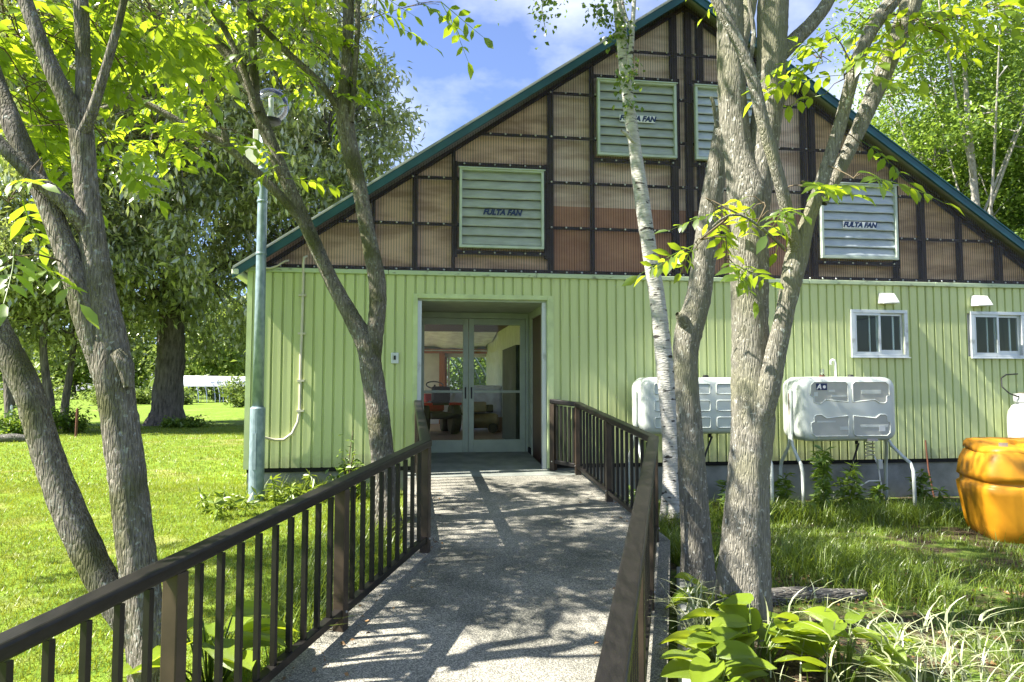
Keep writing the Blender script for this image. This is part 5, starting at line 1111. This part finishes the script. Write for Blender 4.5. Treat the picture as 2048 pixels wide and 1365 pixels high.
def scatter(n, x0, x1, y0, y1, power=1.0):
    y = y0 + (y1 - y0) * gg.random(n) ** power; x = x0 + (x1 - x0) * gg.random(n); k = ~in_ramp(x, y); x, y = x[k], y[k]; return np.stack([x, y, gz(x, y) - .004], 1)
# mown lawn: dense short blades near, sparser and larger far away
P = scatter(210000, -6.5, -.8, 1.8, 9.5, 1.25); P = P[np.abs(P[:, 0]) < .78 * P[:, 1] + .6]
def drift(P, k):
    q = np.sin(P[:, 0] * 1.9 + .7 * np.sin(P[:, 1] * 1.3)) * np.sin(P[:, 1] * 2.3 + 1.1 * np.sin(P[:, 0] * .9)) * .5 + .35 * np.sin(P[:, 0] * 6.3 + P[:, 1] * 4.1) * np.sin(P[:, 1] * 7.7 - P[:, 0] * 2.2)
    return np.repeat(np.clip(.45 + .5 * q, 0, 1), k)
q_ = drift(P, 1); P = P[(q_ < .72) | (gg.random(len(P)) < .45)]
V, Q, Rn = strips(P, gg, .042, .0055, 1, .8); Rn = .45 * Rn + .55 * drift(P, 4); ob('lawn_grass', mesh_from('lawn_grass', V, Q, rnd=Rn), M['grass'], label='short mown lawn grass beside the ramp', cat='grass', kind='stuff')
P = scatter(90000, -17, -2, 9.5, 25, 1.4); P = P[np.abs(P[:, 0]) < .78 * P[:, 1] + .6]
V, Q, Rn = strips(P, gg, .055, .012, 1, .8); Rn = .5 * Rn + .5 * drift(P, 4); ob('lawn_grass', mesh_from('lawn_grass', V, Q, rnd=Rn), M['grass'], label='short mown lawn grass towards the thick trunk', cat='grass', kind='stuff')
# wild grass on the planted side, in patches
P = scatter(150000, .6, 7.5, 2.6, 9.5, .9); nzv = np.sin(P[:, 0] * 2.3 + 1.2) * np.sin(P[:, 1] * 1.9 + .4) + .6 * np.sin(P[:, 0] * 5.1 + P[:, 1] * 3.3) + .5 * gg.normal(size=len(P))
near = np.hypot(P[:, 0] - 1.6, P[:, 1] - 4.3) < 1.1
P = P[(nzv > -.1) & (~near | (gg.random(len(P)) < .1))]
V, Q, Rn = strips(P, gg, .085, .005, 2, .8); ob('wild_grass', mesh_from('wild_grass', V, Q, rnd=Rn), M['grass_r'], label='patchy wild grass under the trees', cat='grass', kind='stuff')
# tufts: taller grass along walls, ramp and trunks
tp = []
for (x, y, rx, ry, n) in ((1.75, 7.9, .35, .3, 900), (1.5, 6.6, .3, .5, 1100), (3.0, 8.4, .8, .3, 1500), (4.3, 8.3, .9, .3, 1500), (2.6, 6.3, .5, .4, 900), (2.9, 5.6, .3, .3, 600), (5.4, 7.2, .5, .5, 700), (-1.35, 5.0, .2, .6, 1500), (-1.25, 6.6, .25, .6, 900), (-2.2, 8.5, .7, .18, 900), (-1.15, 4.45, .06, .2, 160), (3.9, 5.0, .5, .3, 500)):
    q = np.stack([x + gg.normal(size=n) * rx * .6, y + gg.normal(size=n) * ry * .6, np.zeros(n)], 1); q = q[~in_ramp(q[:, 0], q[:, 1])]; q[:, 2] = gz(q[:, 0], q[:, 1]) - .005; tp.append(q)
V, Q, Rn = strips(np.vstack(tp), gg, .26, .006, 4, .9); ob('tall_grass', mesh_from('tall_grass', V, Q, rnd=Rn), M['grass_r'], label='tufts of taller grass along the ramp and wall', cat='grass', kind='stuff')
# striped ribbon grass in front
rp_ = np.stack([2.15 + gg.normal(size=120) * .42, 3.95 + gg.normal(size=120) * .28, np.zeros(120)], 1); r2 = np.stack([1.10 + gg.normal(size=36) * .06, 4.45 + gg.normal(size=36) * .12, np.zeros(36)], 1)
rp_ = np.vstack([rp_, r2]); rp_ = rp_[~in_ramp(rp_[:, 0], rp_[:, 1])]; rp_[:, 2] = gz(rp_[:, 0], rp_[:, 1])
V1, Q1, Rn1 = strips(rp_, gg, .36, .0075, 6, 1.0)
stl = np.repeat(rp_[::3], 5, 0); stl[:, 2] += gg.uniform(.05, .32, len(stl)); stl[:, :2] += gg.normal(size=(len(stl), 2)) * .01
V2, Q2, Rn2 = strips(stl, gg, .17, .010, 4, 1.6)
ob('ribbon_grass', mesh_from('ribbon_grass', np.vstack([V1, V2]), np.vstack([Q1, Q2 + len(V1)]), rnd=np.concatenate([Rn1, Rn2])), M['ribbon'], label='white striped ribbon grass in front of the log', cat='grass', kind='stuff')
# leaf litter
n = 900; lp = np.stack([gg.uniform(.9, 4.2, n), gg.uniform(3.2, 6.2, n), np.zeros(n)], 1); lp = lp[~in_ramp(lp[:, 0], lp[:, 1])]; lp[:, 2] = gz(lp[:, 0], lp[:, 1]) + .012
V, T, Rn = blades(lp, gg, .05, .6, 0, .15); ob('leaf_litter', mesh_from('leaf_litter', V, T, rnd=Rn), leafmat('dead_leaf', (.17, .12, .07), (.12, .08, .04), .2, .03, 'attr', .8), label='dead leaves scattered on the soil under the trees', cat='leaves', kind='stuff')
# fallen log
a = at(1530, 1200, 5.35); b = at(1725, 1190, 5.55); a[2] = float(gz(a[0], a[1])) + .035; b[2] = float(gz(b[0], b[1])) + .02
V, Q, C = limb(np.array([[*a, .068], [*(a * .65 + b * .35 + [0, .02, .012]), .06], [*(a * .35 + b * .65 + [0, -.01, .0]), .062], [*b, .045], [*(b + (b - a) * .03), .012]]), 16, .04, .06, 77); ob('log', mesh_from('log', V - a, Q, True), M['log'], loc=a, label='grey fallen log lying behind the thick forked tree', cat='log')
# upright leafy weeds
def weed(label, c, h, n, seed, m='weed', ll=.13):
    g = np.random.default_rng(seed); base = np.array([c[0], c[1], float(gz(c[0], c[1]))]); root = empty('weed_plant', base, 0, label, 'weed', 'leafy weeds round the barn')
    st = MB(); pos = []
    for k in range(n):
        o_ = g.normal(size=2) * .07 * math.sqrt(n); hh = h * g.uniform(.6, 1.05); tp = catmull([(o_[0], o_[1], -.02), (o_[0] * 1.1, o_[1] * 1.1, hh * .5), (o_[0] * 1.3 + g.normal() * .03, o_[1] * 1.3 + g.normal() * .03, hh)], .05); st.tube(tp, list(np.linspace(.005, .002, len(tp))), 5)
        m_ = int(hh * 140); t = g.uniform(.12, 1, m_); pos.append(np.array([tp[int(q * (len(tp) - 1))] for q in t]))
    st.build('stalk', M['weed_y'], root, smooth_=True)
    V, T, Rn = blades(np.vstack(pos), g, ll, .27, .15, .45); ob('foliage', mesh_from('foliage', V, T, rnd=Rn), M[m], root, kind='stuff')
for i, (s_, d_, h, n, lab) in enumerate(((3.55, -.85, .78, 4, 'tall leafy weed in front of the panelled oil tank legs'), (3.95, -.80, .62, 3, 'leafy weed under the middle of the panelled oil tank'), (4.25, -.6, .4, 3, 'short weed beside the fuel hose'), (3.1, -.7, .5, 3, 'weed between the forked trunk and the panelled tank'), (5.2, -.25, .45, 3, 'weed against the foundation beyond the oil tank'), (2.4, -.9, .45, 3, 'weed beneath the ribbed oil tank'), (1.15, -.8, .35, 2, 'weed behind the railing in front of the ribbed tank'), (4.75, -1.15, .3, 3, 'low weed at the foot of the tank leg'))):
    p = fw(s_, d_, 0); weed(lab, p, h, n, 400 + i)
for i, (s_, d_, h, n, lab) in enumerate(((-2.55, -.45, .32, 6, 'yellow-green weed at the foot of the lamp post'), (-3.1, -.95, .26, 7, 'pale green weed on the lawn in front of the lamp post'), (-2.2, -.25, .38, 4, 'yellow-green weed against the foundation'))):
    p = fw(s_, d_, 0); weed(lab, p, h, n, 420 + i, 'weed_y', .12)
p = fw(-1.95, -.35, 0); shrub('shrub', 'small twiggy dark shrub against the green wall by the lamp', p, (.35, .25, .42), 260, .075, M['weed'], 440, stems=9)
# leaves and grit blown onto the ramp's edges
n = 150; t_ = gg.random(n); sd_ = gg.random(n) < .55; yy = 2.2 + 5.6 * t_
lx = np.where(sd_, -.667 - .217 * (5.81 - np.minimum(yy, 5.81)) - .146 * np.maximum(0, yy - 5.81) + np.abs(gg.normal(size=n)) * .16 - .05, 1.17 - .217 * (6.2 - np.minimum(yy, 6.2)) - .146 * np.maximum(0, yy - 6.2) - np.abs(gg.normal(size=n)) * .18 + .04)
zz = np.where(yy < 5.9, .408 - .087 * (5.85 - yy), .41 + .085 * (yy - 6.0)) + .016
V, T, Rn = blades(np.stack([lx, yy, zz], 1), gg, .035, .55, 0, .12); ob('fallen_leaves', mesh_from('fallen_leaves', V, T, rnd=Rn), bpy.data.materials['dead_leaf'], label='small dead leaves blown along the edges of the ramp', cat='leaves', kind='stuff')
